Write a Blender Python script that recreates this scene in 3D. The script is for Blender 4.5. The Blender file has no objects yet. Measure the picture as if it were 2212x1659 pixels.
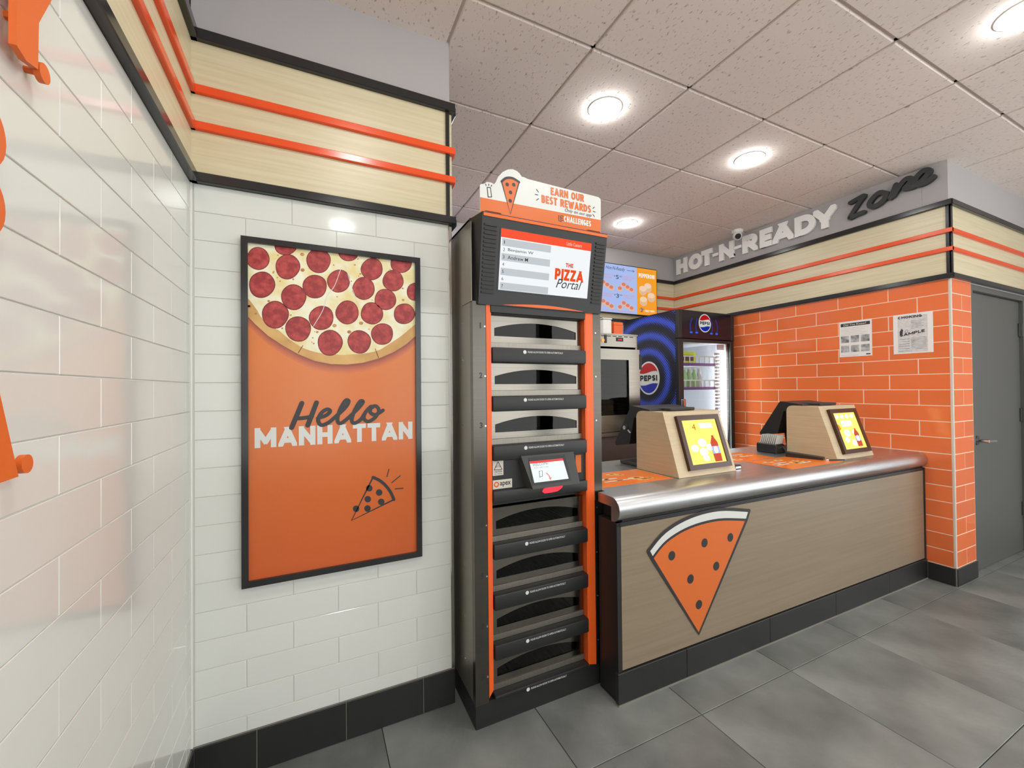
import bpy, bmesh, math, random
from mathutils import Vector, Matrix
random.seed(11)
scene = bpy.context.scene
col = scene.collection

# ------------------------------------------------------------------ camera
FPX, YAW, PITCH, ROLL = 900.27, math.radians(25.565), math.radians(0.595), math.radians(-0.540)
CAM = Vector((0.3811, -1.7847, 1.3779))
_f = Vector((math.sin(YAW)*math.cos(PITCH), math.cos(YAW)*math.cos(PITCH), math.sin(PITCH)))
_r0 = Vector((math.cos(YAW), -math.sin(YAW), 0)); _u0 = _r0.cross(_f)
_r = math.cos(ROLL)*_r0 + math.sin(ROLL)*_u0
_u = -math.sin(ROLL)*_r0 + math.cos(ROLL)*_u0
cam_data = bpy.data.cameras.new('camera')
cam_data.sensor_width = 36.0; cam_data.sensor_fit = 'HORIZONTAL'
cam_data.lens = 36.0*FPX/2212.0; cam_data.clip_start = 0.02
cam = bpy.data.objects.new('camera', cam_data); col.objects.link(cam)
cam.matrix_world = Matrix(((_r.x, _u.x, -_f.x, CAM.x), (_r.y, _u.y, -_f.y, CAM.y), (_r.z, _u.z, -_f.z, CAM.z), (0, 0, 0, 1)))
scene.camera = cam

# ------------------------------------------------------------------ light and exposure
world = bpy.data.worlds.new('World'); scene.world = world; world.use_nodes = True
world.node_tree.nodes['Background'].inputs[0].default_value = (0.97, 0.995, 1.0, 1)
world.node_tree.nodes['Background'].inputs[1].default_value = 2.3      # daylight from the open shop front behind the camera
LAMP = 70.0                                                            # emission of each ceiling downlight lens
vs = scene.view_settings
vs.view_transform = 'Standard'; vs.look = 'None'; vs.gamma = 1.0; vs.use_curve_mapping = False
vs.exposure = 0.45

# ------------------------------------------------------------------ pixel helpers (2212 x 1659 frame)
def ray(u, v): return _r*((u-1106)/FPX) - _u*((v-829.5)/FPX) + _f
def px(u, v, ax, val):
    d = ray(u, v); a = 'XYZ'.index(ax)
    return CAM + d*((val-CAM[a])/d[a])
def pxp(u, v, p0, n):
    d = ray(u, v); return CAM + d*((Vector(p0)-CAM).dot(n)/d.dot(n))
def zoom(pts, ox, oy, sc): return [(ox+a/sc, oy+b/sc) for a, b in pts]

# ------------------------------------------------------------------ materials
def lin(c):
    c /= 255.0
    return c/12.92 if c <= 0.04045 else ((c+0.055)/1.055)**2.4
def rgb(r, g, b): return (lin(r), lin(g), lin(b), 1)
def mat(name, c, rough=0.5, metal=0.0, spec=0.5, c2=None, nscale=8.0, stretch=(1, 1, 1), detail=3.0, lo=0.35, hi=0.65,
        bump=0.0, bscale=None, emit=None, estr=0.0, rand=0.0, coat=0.0):
    m = bpy.data.materials.new(name); m.use_nodes = True
    nt = m.node_tree; b = nt.nodes['Principled BSDF']
    b.inputs['Base Color'].default_value = c
    b.inputs['Roughness'].default_value = rough; b.inputs['Metallic'].default_value = metal
    b.inputs['Specular IOR Level'].default_value = spec; b.inputs['Coat Weight'].default_value = coat
    if emit:
        b.inputs['Emission Color'].default_value = emit; b.inputs['Emission Strength'].default_value = estr
    out = None
    if c2 or bump:
        tc = nt.nodes.new('ShaderNodeTexCoord'); mp = nt.nodes.new('ShaderNodeMapping')
        mp.inputs['Scale'].default_value = stretch
        nt.links.new(tc.outputs['Object'], mp.inputs['Vector'])
        nz = nt.nodes.new('ShaderNodeTexNoise'); nz.inputs['Scale'].default_value = nscale; nz.inputs['Detail'].default_value = detail
        nt.links.new(mp.outputs['Vector'], nz.inputs['Vector'])
        if c2:
            rp = nt.nodes.new('ShaderNodeValToRGB')
            rp.color_ramp.elements[0].position = lo; rp.color_ramp.elements[1].position = hi
            rp.color_ramp.elements[0].color = c; rp.color_ramp.elements[1].color = c2
            nt.links.new(nz.outputs['Fac'], rp.inputs['Fac']); out = rp.outputs['Color']
        if bump:
            nb = nz
            if bscale:
                nb = nt.nodes.new('ShaderNodeTexNoise'); nb.inputs['Scale'].default_value = bscale; nb.inputs['Detail'].default_value = 2
                nt.links.new(mp.outputs['Vector'], nb.inputs['Vector'])
            bp = nt.nodes.new('ShaderNodeBump'); bp.inputs['Strength'].default_value = 1.0; bp.inputs['Distance'].default_value = bump
            nt.links.new(nb.outputs['Fac'], bp.inputs['Height']); nt.links.new(bp.outputs['Normal'], b.inputs['Normal'])
    if rand:
        oi = nt.nodes.new('ShaderNodeObjectInfo'); hs = nt.nodes.new('ShaderNodeHueSaturation')
        mr = nt.nodes.new('ShaderNodeMapRange'); mr.inputs['To Min'].default_value = 1-rand; mr.inputs['To Max'].default_value = 1+rand
        nt.links.new(oi.outputs['Random'], mr.inputs['Value']); nt.links.new(mr.outputs['Result'], hs.inputs['Value'])
        if out: nt.links.new(out, hs.inputs['Color'])
        else: hs.inputs['Color'].default_value = c
        out = hs.outputs['Color']
    if out: nt.links.new(out, b.inputs['Base Color'])
    return m
def emis(name, c, s):
    m = bpy.data.materials.new(name); m.use_nodes = True; nt = m.node_tree; nt.nodes.clear()
    e = nt.nodes.new('ShaderNodeEmission'); e.inputs[0].default_value = c; e.inputs[1].default_value = s*(1.0 if name in ('lens', 'led') else 0.74)
    o = nt.nodes.new('ShaderNodeOutputMaterial'); nt.links.new(e.outputs[0], o.inputs[0]); return m
def glassy(name, tint, ior=1.45, rough=0.02):
    m = bpy.data.materials.new(name); m.use_nodes = True; nt = m.node_tree; nt.nodes.clear()
    t = nt.nodes.new('ShaderNodeBsdfTransparent'); t.inputs[0].default_value = tint
    g = nt.nodes.new('ShaderNodeBsdfGlossy'); g.inputs['Roughness'].default_value = rough
    f = nt.nodes.new('ShaderNodeFresnel'); f.inputs[0].default_value = ior
    x = nt.nodes.new('ShaderNodeMixShader'); o = nt.nodes.new('ShaderNodeOutputMaterial')
    nt.links.new(f.outputs[0], x.inputs[0]); nt.links.new(t.outputs[0], x.inputs[1]); nt.links.new(g.outputs[0], x.inputs[2])
    nt.links.new(x.outputs[0], o.inputs[0]); return m

M = {}
M['white_tile'] = mat('white_tile', rgb(222, 223, 216), 0.09, spec=0.5, bump=0.0008, nscale=7, detail=1, rand=0.02)
M['white_grout'] = mat('white_grout', rgb(214, 212, 204), 0.8)
M['orange_tile'] = mat('orange_tile', rgb(236, 118, 66), 0.10, spec=0.5, bump=0.0006, nscale=7, detail=1, rand=0.05)
M['orange_grout'] = mat('orange_grout', rgb(245, 205, 178), 0.8)
M['grey_paint'] = mat('grey_paint', rgb(178, 174, 174), 0.75)
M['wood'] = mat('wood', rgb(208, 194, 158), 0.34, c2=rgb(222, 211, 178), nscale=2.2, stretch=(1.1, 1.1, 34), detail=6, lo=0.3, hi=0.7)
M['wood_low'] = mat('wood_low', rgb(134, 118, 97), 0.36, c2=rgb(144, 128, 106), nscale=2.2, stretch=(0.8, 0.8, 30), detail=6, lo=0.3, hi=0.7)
M['wood_box'] = mat('wood_box', rgb(190, 168, 134), 0.36, c2=rgb(201, 181, 147), nscale=2.2, stretch=(3, 3, 40), detail=6, lo=0.3, hi=0.7)
M['black_trim'] = mat('black_trim', rgb(40, 40, 41), 0.16)
M['black'] = mat('black', rgb(35, 35, 35), 0.45)
M['black_soft'] = mat('black_soft', rgb(40, 39, 38), 0.6)
M['dark_grey'] = mat('dark_grey', rgb(58, 59, 56), 0.5)
M['base_tile'] = mat('base_tile', rgb(40, 40, 39), 0.35, rand=0.05)
M['base_grout'] = mat('base_grout', rgb(130, 128, 118), 0.85)
M['orange_rail'] = mat('orange_rail', rgb(236, 84, 36), 0.2)
M['orange_metal'] = mat('orange_metal', rgb(238, 98, 34), 0.35)
M['orange_sign'] = mat('orange_sign', rgb(226, 104, 34), 0.4)
M['floor_tile'] = mat('floor_tile', rgb(88, 91, 88), 0.42, c2=rgb(140, 142, 138), nscale=2.6, detail=7, lo=0.3, hi=0.75, bump=0.0012, bscale=45, rand=0.09)
M['floor_grout'] = mat('floor_grout', rgb(72, 72, 69), 0.9)
M['ceiling_grid'] = mat('ceiling_grid', rgb(206, 195, 187), 0.7)
M['steel'] = mat('steel', rgb(124, 119, 110), 0.16, metal=1.0, c2=rgb(132, 127, 118), nscale=3, stretch=(1, 1, 160), detail=4, bump=0.00003)
M['steel_side'] = mat('steel_side', rgb(142, 137, 126), 0.40, metal=0.85, c2=rgb(156, 151, 140), nscale=3, stretch=(160, 160, 1), detail=4)
M['steel_post_darkened'] = mat('steel_post_darkened', rgb(98, 94, 87), 0.26, metal=0.95, c2=rgb(104, 100, 93), nscale=3, stretch=(1, 1, 120), detail=4)  # same steel as the doors; dark reflections put into the colour
M['steel_top'] = mat('steel_top', rgb(186, 186, 187), 0.36, metal=1.0, c2=rgb(204, 204, 204), nscale=4, stretch=(2, 120, 120), detail=4)
M['chrome'] = mat('chrome', rgb(225, 225, 225), 0.12, metal=1.0)
M['light_trim'] = mat('light_trim', rgb(214, 206, 194), 0.35)
M['door_grey'] = mat('door_grey', rgb(90, 91, 87), 0.38, bump=0.0003, nscale=160)
M['white'] = mat('white', rgb(232, 230, 224), 0.5)
M['print_white'] = mat('print_white', rgb(216, 217, 212), 0.35)
M['print_black'] = mat('print_black', rgb(48, 46, 46), 0.4)
M['print_orange'] = mat('print_orange', rgb(214, 106, 42), 0.35)
M['paper'] = mat('paper', rgb(238, 230, 226), 0.6)
M['paper_grey'] = mat('paper_grey', rgb(202, 196, 194), 0.6, c2=rgb(222, 216, 214), nscale=60, stretch=(1, 1, 2.5))
M['photo_grey'] = mat('photo_grey', rgb(70, 68, 68), 0.6, c2=rgb(205, 202, 200), nscale=26, detail=3, lo=0.3, hi=0.7)
M['letter_white'] = mat('letter_white', rgb(250, 250, 246), 0.4)
M['letter_black'] = mat('letter_black', rgb(50, 52, 52), 0.45)
M['clear_acrylic'] = glassy('clear_acrylic', (0.96, 0.96, 0.96, 1))
M['dark_glass'] = glassy('dark_glass', (0.55, 0.53, 0.50, 1), 1.32)
M['door_glass'] = glassy('door_glass', (0.93, 0.95, 0.95, 1), 1.25)
M['green_glass'] = mat('green_glass', rgb(150, 205, 150), 0.1, spec=0.6)
M['clear_plastic'] = mat('clear_plastic', rgb(205, 210, 214), 0.12)
M['lime'] = mat('lime', rgb(206, 226, 40), 0.5)
M['cooler_inside'] = mat('cooler_inside', rgb(222, 225, 236), 0.5)
M['purple'] = mat('purple', rgb(98, 74, 150), 0.5)
M['wire_white'] = mat('wire_white', rgb(232, 238, 234), 0.4)
M['led'] = emis('led', (0.92, 1.0, 0.98, 1), 24.0)
M['lens'] = emis('lens', (0.975, 1.0, 0.985, 1), LAMP)
M['brown_panel'] = mat('brown_panel', rgb(84, 66, 60), 0.4)
M['crust'] = mat('crust', rgb(196, 146, 84), 0.5, c2=rgb(222, 178, 112), nscale=9, detail=5)
M['cheese'] = mat('cheese', rgb(232, 214, 150), 0.45, c2=rgb(242, 238, 212), nscale=14, detail=6, lo=0.38, hi=0.6)
M['toast'] = mat('toast', rgb(172, 112, 56), 0.5, c2=rgb(206, 160, 92), nscale=60)
M['pepperoni'] = mat('pepperoni', rgb(150, 38, 40), 0.4, c2=rgb(196, 74, 68), nscale=46, detail=4, lo=0.4, hi=0.72)
M['pepperoni_rim'] = mat('pepperoni_rim', rgb(116, 30, 30), 0.45)

def ceiling_mat():
    m = mat('ceiling_panel', rgb(206, 190, 180), 0.9)
    nt = m.node_tree; b = nt.nodes['Principled BSDF']
    tc = nt.nodes.new('ShaderNodeTexCoord'); mp = nt.nodes.new('ShaderNodeMapping'); mp.inputs['Scale'].default_value = (1.0, 0.45, 1)
    oi = nt.nodes.new('ShaderNodeObjectInfo'); ad = nt.nodes.new('ShaderNodeVectorMath'); ad.operation = 'ADD'
    cx = nt.nodes.new('ShaderNodeCombineXYZ'); mu = nt.nodes.new('ShaderNodeMath'); mu.operation = 'MULTIPLY'; mu.inputs[1].default_value = 37.0
    nt.links.new(oi.outputs['Random'], mu.inputs[0]); nt.links.new(mu.outputs[0], cx.inputs[0])
    nt.links.new(tc.outputs['Object'], ad.inputs[0]); nt.links.new(cx.outputs[0], ad.inputs[1]); nt.links.new(ad.outputs[0], mp.inputs['Vector'])
    nz = nt.nodes.new('ShaderNodeTexNoise'); nz.inputs['Scale'].default_value = 95; nz.inputs['Detail'].default_value = 2
    nt.links.new(mp.outputs['Vector'], nz.inputs['Vector'])
    rp = nt.nodes.new('ShaderNodeValToRGB'); rp.color_ramp.elements[0].position = 0.27; rp.color_ramp.elements[1].position = 0.39
    rp.color_ramp.elements[0].color = rgb(178, 165, 156); rp.color_ramp.elements[1].color = rgb(236, 224, 216)
    nt.links.new(nz.outputs['Fac'], rp.inputs['Fac']); nt.links.new(rp.outputs['Color'], b.inputs['Base Color'])
    bp = nt.nodes.new('ShaderNodeBump'); bp.inputs['Distance'].default_value = 0.0025
    nt.links.new(rp.outputs['Color'], bp.inputs['Height']); nt.links.new(bp.outputs['Normal'], b.inputs['Normal'])
    return m
M['ceiling_panel'] = ceiling_mat()

# ------------------------------------------------------------------ mesh helpers: a shape is (verts, faces)
def box(x0, x1, y0, y1, z0, z1, bev=0.0, seg=1):
    if not bev:
        v = [(x, y, z) for z in (z0, z1) for y in (y0, y1) for x in (x0, x1)]
        return v, [(0, 2, 3, 1), (4, 5, 7, 6), (0, 1, 5, 4), (2, 6, 7, 3), (0, 4, 6, 2), (1, 3, 7, 5)]
    bm = bmesh.new()
    bmesh.ops.create_cube(bm, size=1)
    for w in bm.verts:
        w.co = Vector(((x0+x1)/2+w.co.x*(x1-x0), (y0+y1)/2+w.co.y*(y1-y0), (z0+z1)/2+w.co.z*(z1-z0)))
    bmesh.ops.bevel(bm, geom=bm.edges[:], offset=bev, segments=seg, affect='EDGES', profile=0.5)
    bm.verts.index_update()
    r = [tuple(w.co) for w in bm.verts], [tuple(w.index for w in f.verts) for f in bm.faces]
    bm.free(); return r
def join(*shapes):
    V, Fc = [], []
    for v, f in shapes:
        n = len(V); V += [tuple(p) for p in v]; Fc += [tuple(i+n for i in q) for q in f]
    return V, Fc
def prism(poly, fn, d0, d1):
    """poly of 2D points; fn(a,b,d) -> 3D; solid between depths d0 and d1"""
    n = len(poly)
    v = [tuple(fn(a, b, d0)) for a, b in poly]+[tuple(fn(a, b, d1)) for a, b in poly]
    f = [tuple(range(n))[::-1], tuple(range(n, 2*n))]+[(i, (i+1) % n, n+(i+1) % n, n+i) for i in range(n)]
    return v, f
def flat(poly, fn, d): return [tuple(fn(a, b, d)) for a, b in poly], [tuple(range(len(poly)))]
def cyl(p0, p1, r, seg=12, r1=None):
    p0, p1 = Vector(p0), Vector(p1); ax = (p1-p0).normalized()
    t = Vector((0, 0, 1)) if abs(ax.z) < 0.9 else Vector((1, 0, 0))
    a = ax.cross(t).normalized(); b = ax.cross(a); r1 = r if r1 is None else r1
    v = []
    for p, rr in ((p0, r), (p1, r1)):
        for k in range(seg):
            w = 2*math.pi*k/seg; v.append(tuple(p+a*(rr*math.cos(w))+b*(rr*math.sin(w))))
    f = [(k, (k+1) % seg, seg+(k+1) % seg, seg+k) for k in range(seg)]
    return v, f+[tuple(range(seg))[::-1], tuple(range(seg, 2*seg))]
def lathe(prof, c, seg=16):
    v, f = [], []; n = len(prof)
    for k in range(seg):
        w = 2*math.pi*k/seg
        for r, z in prof: v.append((c[0]+r*math.cos(w), c[1]+r*math.sin(w), c[2]+z))
    for k in range(seg):
        for i in range(n-1):
            a, b = k*n+i, ((k+1) % seg)*n+i; f.append((a, b, b+1, a+1))
    return v, f
def tube(pts, r, seg=8):
    pts = [Vector(p) for p in pts]; v, f = [], []; n = len(pts)
    for i, p in enumerate(pts):
        d = (pts[min(i+1, n-1)]-pts[max(i-1, 0)]).normalized()
        t = Vector((0, 0, 1)) if abs(d.z) < 0.9 else Vector((1, 0, 0))
        a = d.cross(t).normalized(); b = d.cross(a)
        for k in range(seg):
            w = 2*math.pi*k/seg; v.append(tuple(p+a*(r*math.cos(w))+b*(r*math.sin(w))))
    for i in range(n-1):
        for k in range(seg): f.append((i*seg+k, i*seg+(k+1) % seg, (i+1)*seg+(k+1) % seg, (i+1)*seg+k))
    return v, f+[tuple(range(seg))[::-1], tuple(range((n-1)*seg, n*seg))]
def circle(cx, cy, r, n=24, ry=None): return [(cx+r*math.cos(2*math.pi*k/n), cy+(ry or r)*math.sin(2*math.pi*k/n)) for k in range(n)]
def smooth_line(pts, k=5):
    if len(pts) < 3: return list(pts)
    o = []
    for i in range(len(pts)-1):
        p0, p1, p2, p3 = pts[max(i-1, 0)], pts[i], pts[i+1], pts[min(i+2, len(pts)-1)]
        for j in range(k):
            t = j/k
            o.append(tuple(0.5*((2*p1[q])+(-p0[q]+p2[q])*t+(2*p0[q]-5*p1[q]+4*p2[q]-p3[q])*t*t+(-p0[q]+3*p1[q]-3*p2[q]+p3[q])*t**3) for q in (0, 1)))
    return o+[tuple(pts[-1])]
def clip_rect(poly, x0, x1, y0, y1):
    for ax, val, sg in ((0, x0, 1), (0, x1, -1), (1, y0, 1), (1, y1, -1)):
        o = []
        for i, p in enumerate(poly):
            q = poly[i-1]; ip, iq = (p[ax]-val)*sg >= 0, (q[ax]-val)*sg >= 0
            if ip != iq:
                t = (val-q[ax])/(p[ax]-q[ax]); o.append((q[0]+(p[0]-q[0])*t, q[1]+(p[1]-q[1])*t))
            if ip: o.append(p)
        poly = o
        if not poly: return poly
    return poly
def stroke(pts, w, fn, d0, d1=None, curve=True):
    """a brush line of width w on a plane; flat when d1 is None, else solid"""
    p = smooth_line(pts) if curve else list(pts); sh = []; n = len(p); L = []
    for i in range(n):
        a, b = p[max(i-1, 0)], p[min(i+1, n-1)]; dx, dy = b[0]-a[0], b[1]-a[1]; l = math.hypot(dx, dy) or 1
        L.append((-dy/l*w/2, dx/l*w/2))
    for i in range(n-1):
        e_ = i*8e-6
        q = [(p[i][0]+L[i][0], p[i][1]+L[i][1]), (p[i][0]-L[i][0], p[i][1]-L[i][1]),
             (p[i+1][0]-L[i+1][0], p[i+1][1]-L[i+1][1]), (p[i+1][0]+L[i+1][0], p[i+1][1]+L[i+1][1])]
        sh.append(flat(q, fn, d0+e_) if d1 is None else prism(q, fn, d0, d1+e_))
    for k_, e in enumerate((p[0], p[-1])):
        e_ = (n+k_)*8e-6; c = circle(e[0], e[1], w/2, 10); sh.append(flat(c, fn, d0+e_) if d1 is None else prism(c, fn, d0, d1+e_))
    return join(*sh)

class Frame:
    def __init__(s, o, u, v): s.o, s.u, s.v = Vector(o), Vector(u).normalized(), Vector(v).normalized(); s.n = s.u.cross(s.v)
    def __call__(s, a, b, d=0.0): return s.o+s.u*a+s.v*b+s.n*d
    def ab(s, p): q = Vector(p)-s.o; return (q.dot(s.u), q.dot(s.v))
    def pix(s, u, v, d=0.0): return s.ab(pxp(u, v, s.o+s.n*d, s.n))
    def pixs(s, pts, d=0.0): return [s.pix(u, v, d) for u, v in pts]
def front_frame(y): return Frame((0, y, 0), (1, 0, 0), (0, 0, 1))
def right_frame(x): return Frame((x, 0, 0), (0, -1, 0), (0, 0, 1))
def left_frame(x): return Frame((x, 0, 0), (0, 1, 0), (0, 0, 1))
def top_frame(z): return Frame((0, 0, z), (1, 0, 0), (0, 1, 0))
def end_frame(x): return right_frame(x)

_txt = {}
def text2d(t, bold=0.0, shear=0.0, ext=0.0):
    key = (t, bold, shear, ext)
    if key in _txt: return _txt[key]
    cu = bpy.data.curves.new('t', 'FONT'); cu.body = t; cu.offset = bold; cu.shear = shear; cu.extrude = ext; cu.resolution_u = 3
    ob = bpy.data.objects.new('t', cu); col.objects.link(ob)
    dg = bpy.context.evaluated_depsgraph_get(); me = bpy.data.meshes.new_from_object(ob.evaluated_get(dg))
    v = [tuple(w.co) for w in me.vertices]; f = [tuple(q.vertices) for q in me.polygons]
    bpy.data.objects.remove(ob); bpy.data.curves.remove(cu); bpy.data.meshes.remove(me)
    x0, x1 = min(p[0] for p in v), max(p[0] for p in v); y0, y1 = min(p[1] for p in v), max(p[1] for p in v)
    v = [((p[0]-x0)/(x1-x0), (p[1]-y0)/(y1-y0), (p[2]/ext if ext else 0.0)) for p in v]
    _txt[key] = (v, f); return _txt[key]
def text(t, fr, a0, a1, b0, b1, d, d1=None, bold=0.0, shear=0.0, slope=0.0):
    v, f = text2d(t, bold, shear, 0.1 if d1 is not None else 0.0)
    if t == '1': a0, a1 = a0+(a1-a0)*0.28, a0+(a1-a0)*0.72
    o = []
    for x, y, z in v:
        dd = d if d1 is None else (d+d1)/2+z*(d1-d)/2
        o.append(tuple(fr(a0+x*(a1-a0), b0+y*(b1-b0)+slope*x*(a1-a0), dd)))
    return o, f

# heavy block capitals drawn from bars and bowls
def _arc(cx, cy, rx, ry, a0, a1, n=12): return [(cx+rx*math.cos(math.radians(a0+(a1-a0)*i/n)), cy+ry*math.sin(math.radians(a0+(a1-a0)*i/n))) for i in range(n+1)]
def _l(x0, y0, x1, y1, e=0.5): return ('l', (x0, y0), (x1, y1), e)
GLY = {'A': (1.0, [_l(0, 0, 0.5, 1, 1.5), _l(0.5, 1, 1, 0, 1.5), _l(0.22, 0.24, 0.78, 0.24, 0)]), 'B': (0.8, [_l(0, 0, 0, 1), ('c', [(0, 1), (0.6, 1)]+_arc(0.6, 0.76, 0.32, 0.24, 90, -90, 8)+[(0, 0.52)]), ('c', [(0, 0.52), (0.62, 0.52)]+_arc(0.62, 0.26, 0.38, 0.26, 90, -90, 8)+[(0, 0)])]),
 'C': (0.85, [('c', _arc(0.5, 0.5, 0.5, 0.5, 48, 312, 18))]), 'D': (0.88, [_l(0, 0, 0, 1), ('c', [(0, 1), (0.4, 1)]+_arc(0.4, 0.5, 0.6, 0.5, 90, -90, 14)+[(0, 0)])]), 'E': (0.7, [_l(0, 0, 0, 1), _l(0, 1, 1, 1), _l(0, 0.5, 0.85, 0.5), _l(0, 0, 1, 0)]),
 'F': (0.68, [_l(0, 0, 0, 1), _l(0, 1, 1, 1), _l(0, 0.5, 0.85, 0.5)]), 'G': (0.9, [('c', _arc(0.5, 0.5, 0.5, 0.5, 48, 330, 18)), _l(0.55, 0.42, 1, 0.42), _l(1, 0.42, 1, 0.15)]), 'H': (0.88, [_l(0, 0, 0, 1), _l(1, 0, 1, 1), _l(0, 0.5, 1, 0.5, 0)]),
 'I': (0.0, [_l(0.5, 0, 0.5, 1)]), 'K': (0.9, [_l(0, 0, 0, 1), _l(0.05, 0.36, 1, 1, 0.8), _l(0.35, 0.58, 1, 0, 0.8)]), 'L': (0.66, [_l(0, 0, 0, 1), _l(0, 0, 1, 0)]), 'M': (1.12, [_l(0, 0, 0, 1), _l(1, 0, 1, 1), _l(0, 1, 0.5, 0.22, 0.35), _l(1, 1, 0.5, 0.22, 0.35)]),
 'N': (0.92, [_l(0, 0, 0, 1), _l(1, 0, 1, 1), _l(0, 1, 1, 0, 0.5)]), 'O': (0.95, [('c', _arc(0.5, 0.5, 0.5, 0.5, 0, 360, 26))]), 'P': (0.78, [_l(0, 0, 0, 1), ('c', [(0, 1), (0.6, 1)]+_arc(0.6, 0.7, 0.4, 0.3, 90, -90, 10)+[(0, 0.4)])]),
 'R': (0.84, [_l(0, 0, 0, 1), ('c', [(0, 1), (0.6, 1)]+_arc(0.6, 0.72, 0.38, 0.28, 90, -90, 10)+[(0, 0.44)]), _l(0.5, 0.44, 1, 0, 0.8)]), 'S': (0.76, [('c', [(0.95, 0.86), (0.75, 0.98), (0.4, 1.0), (0.08, 0.86), (0.05, 0.68), (0.3, 0.54), (0.7, 0.46), (0.96, 0.32), (0.92, 0.12), (0.6, 0.0), (0.25, 0.02), (0.02, 0.14)])]),
 'T': (0.8, [_l(0, 1, 1, 1), _l(0.5, 0, 0.5, 1)]), 'U': (0.86, [('c', [(0, 1.3), (0, 0.36)]+_arc(0.5, 0.36, 0.5, 0.36, 180, 360, 12)+[(1, 1.3)])]), 'W': (1.3, [_l(0, 1, 0.26, 0, 1), _l(0.26, 0, 0.5, 0.9, 0.3), _l(0.5, 0.9, 0.74, 0, 0.3), _l(0.74, 0, 1, 1, 1)]),
 'Y': (0.95, [_l(0, 1, 0.5, 0.42, 0.6), _l(1, 1, 0.5, 0.42, 0.6), _l(0.5, 0.45, 0.5, 0)]), 'Z': (0.78, [_l(0, 1, 1, 1), _l(0, 0, 1, 0), _l(0.02, 0, 0.98, 1, 0.3)]), '-': (0.42, [_l(0, 0.45, 1, 0.45)])}
def glyph(ch, w, h, T):
    out = []; mp = lambda p: (T/2+p[0]*(w-T), T/2+p[1]*(h-T))
    def quad(p, q, e):
        dx, dy = q[0]-p[0], q[1]-p[1]; l = math.hypot(dx, dy) or 1; dx, dy = dx/l, dy/l
        p = (p[0]-dx*e*T, p[1]-dy*e*T); q = (q[0]+dx*e*T, q[1]+dy*e*T); nx, ny = -dy*T/2, dx*T/2
        return [(p[0]+nx, p[1]+ny), (p[0]-nx, p[1]-ny), (q[0]-nx, q[1]-ny), (q[0]+nx, q[1]+ny)]
    for g in GLY[ch][1]:
        if g[0] == 'l': out.append(quad(mp(g[1]), mp(g[2]), g[3]))
        else:
            P_ = [mp(p) for p in g[1]]
            for i in range(len(P_)-1): out.append(quad(P_[i], P_[i+1], 0.0))
            for p in P_[1:-1]: out.append(circle(p[0], p[1], T/2, 10))
    return [c for c in (clip_rect(o, 0, w, 0, h) for o in out) if len(c) > 2]
def word(t, fr, a0, a1, b0, b1, d, d1=None, T=0.27, gap=0.10, slope=0.0):
    h = b1-b0; units = [0.45 if c == ' ' else max(GLY[c][0], T) for c in t]; tot = sum(units)+gap*(len(t)-1)
    sx = (a1-a0)/tot; Tr = T*h*(0.45+0.55*min(1.0, sx/h)); x = a0; sh = []; k = 0
    for c, u in zip(t, units):
        if c != ' ':
            for poly in glyph(c, max(u*sx, Tr), h, Tr):
                P_ = [(x+p[0], b0+p[1]+slope*(x+p[0]-a0)) for p in poly]; k += 1
                sh.append(flat(P_, fr, d+(k % 40)*6e-6) if d1 is None else prism(P_, fr, d, d1+(k % 40)*6e-6))
        x += (u+gap)*sx
    return join(*sh)

# ------------------------------------------------------------------ object helpers
def mesh_of(name, shape, m, smooth=False):
    me = bpy.data.meshes.new(name); me.from_pydata([tuple(p) for p in shape[0]], [], shape[1]); me.materials.append(m)
    if smooth:
        me.shade_smooth()
    me.update(); return me
def obj(name, shape, m, parent=None, smooth=False, kind=None, label=None):
    """verts in world space (or in the parent's own space when the parent carries 'local')"""
    ob = bpy.data.objects.new(name, mesh_of(name, shape, M[m] if isinstance(m, str) else m, smooth)); col.objects.link(ob)
    if parent is not None:
        ob.parent = parent
        if parent.type == 'EMPTY' and not parent.get('_local'): ob.matrix_parent_inverse = Matrix.Translation(-Vector(parent.location))
    if kind: ob['kind'] = kind
    if label: ob['label'] = label
    return ob
def each(name, shapes, m, parent):
    for sh_ in shapes: obj(name, sh_, m, parent)
def smart(ob, ang=40):
    """smooth shading with sharp edges kept"""
    me = ob.data; bm = bmesh.new(); bm.from_mesh(me); lim = math.radians(ang)
    for e in bm.edges: e.smooth = len(e.link_faces) == 2 and e.calc_face_angle(9) < lim
    for f in bm.faces: f.smooth = True
    bm.to_mesh(me); bm.free(); return ob
def thing(name, label, cat, loc=(0, 0, 0), group=None, rotz=0.0, local=False):
    o = bpy.data.objects.new(name, None); col.objects.link(o); o.empty_display_size = 0.05
    o.location = loc; o.rotation_euler = (0, 0, rotz)
    tag(o, label, cat, group)
    if local: LOCAL.add(o.name); o['_local'] = 1
    return o
LOCAL = set()
def tag(o, label, cat, group=None):
    o['label'] = label; o['category'] = cat
    if group: o['group'] = group
    return o
_tile = {}
def tile_mesh(w, h, t, bev, m, name):
    key = (round(w, 3), round(h, 3), round(t, 4), m, name)
    if key not in _tile:
        v = [(-w/2, -h/2, 0), (w/2, -h/2, 0), (w/2, h/2, 0), (-w/2, h/2, 0)]
        v += [(a, b, t-bev) for a, b, _ in v[:4]]
        v += [(-w/2+bev, -h/2+bev, t), (w/2-bev, -h/2+bev, t), (w/2-bev, h/2-bev, t), (-w/2+bev, h/2-bev, t)]
        f = [(8, 9, 10, 11)]
        for s in (0, 4):
            for i in range(4): f.append((s+i, s+(i+1) % 4, s+4+(i+1) % 4, s+4+i))
        _tile[key] = mesh_of(name, (v, f), M[m])
    return _tile[key]
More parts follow.
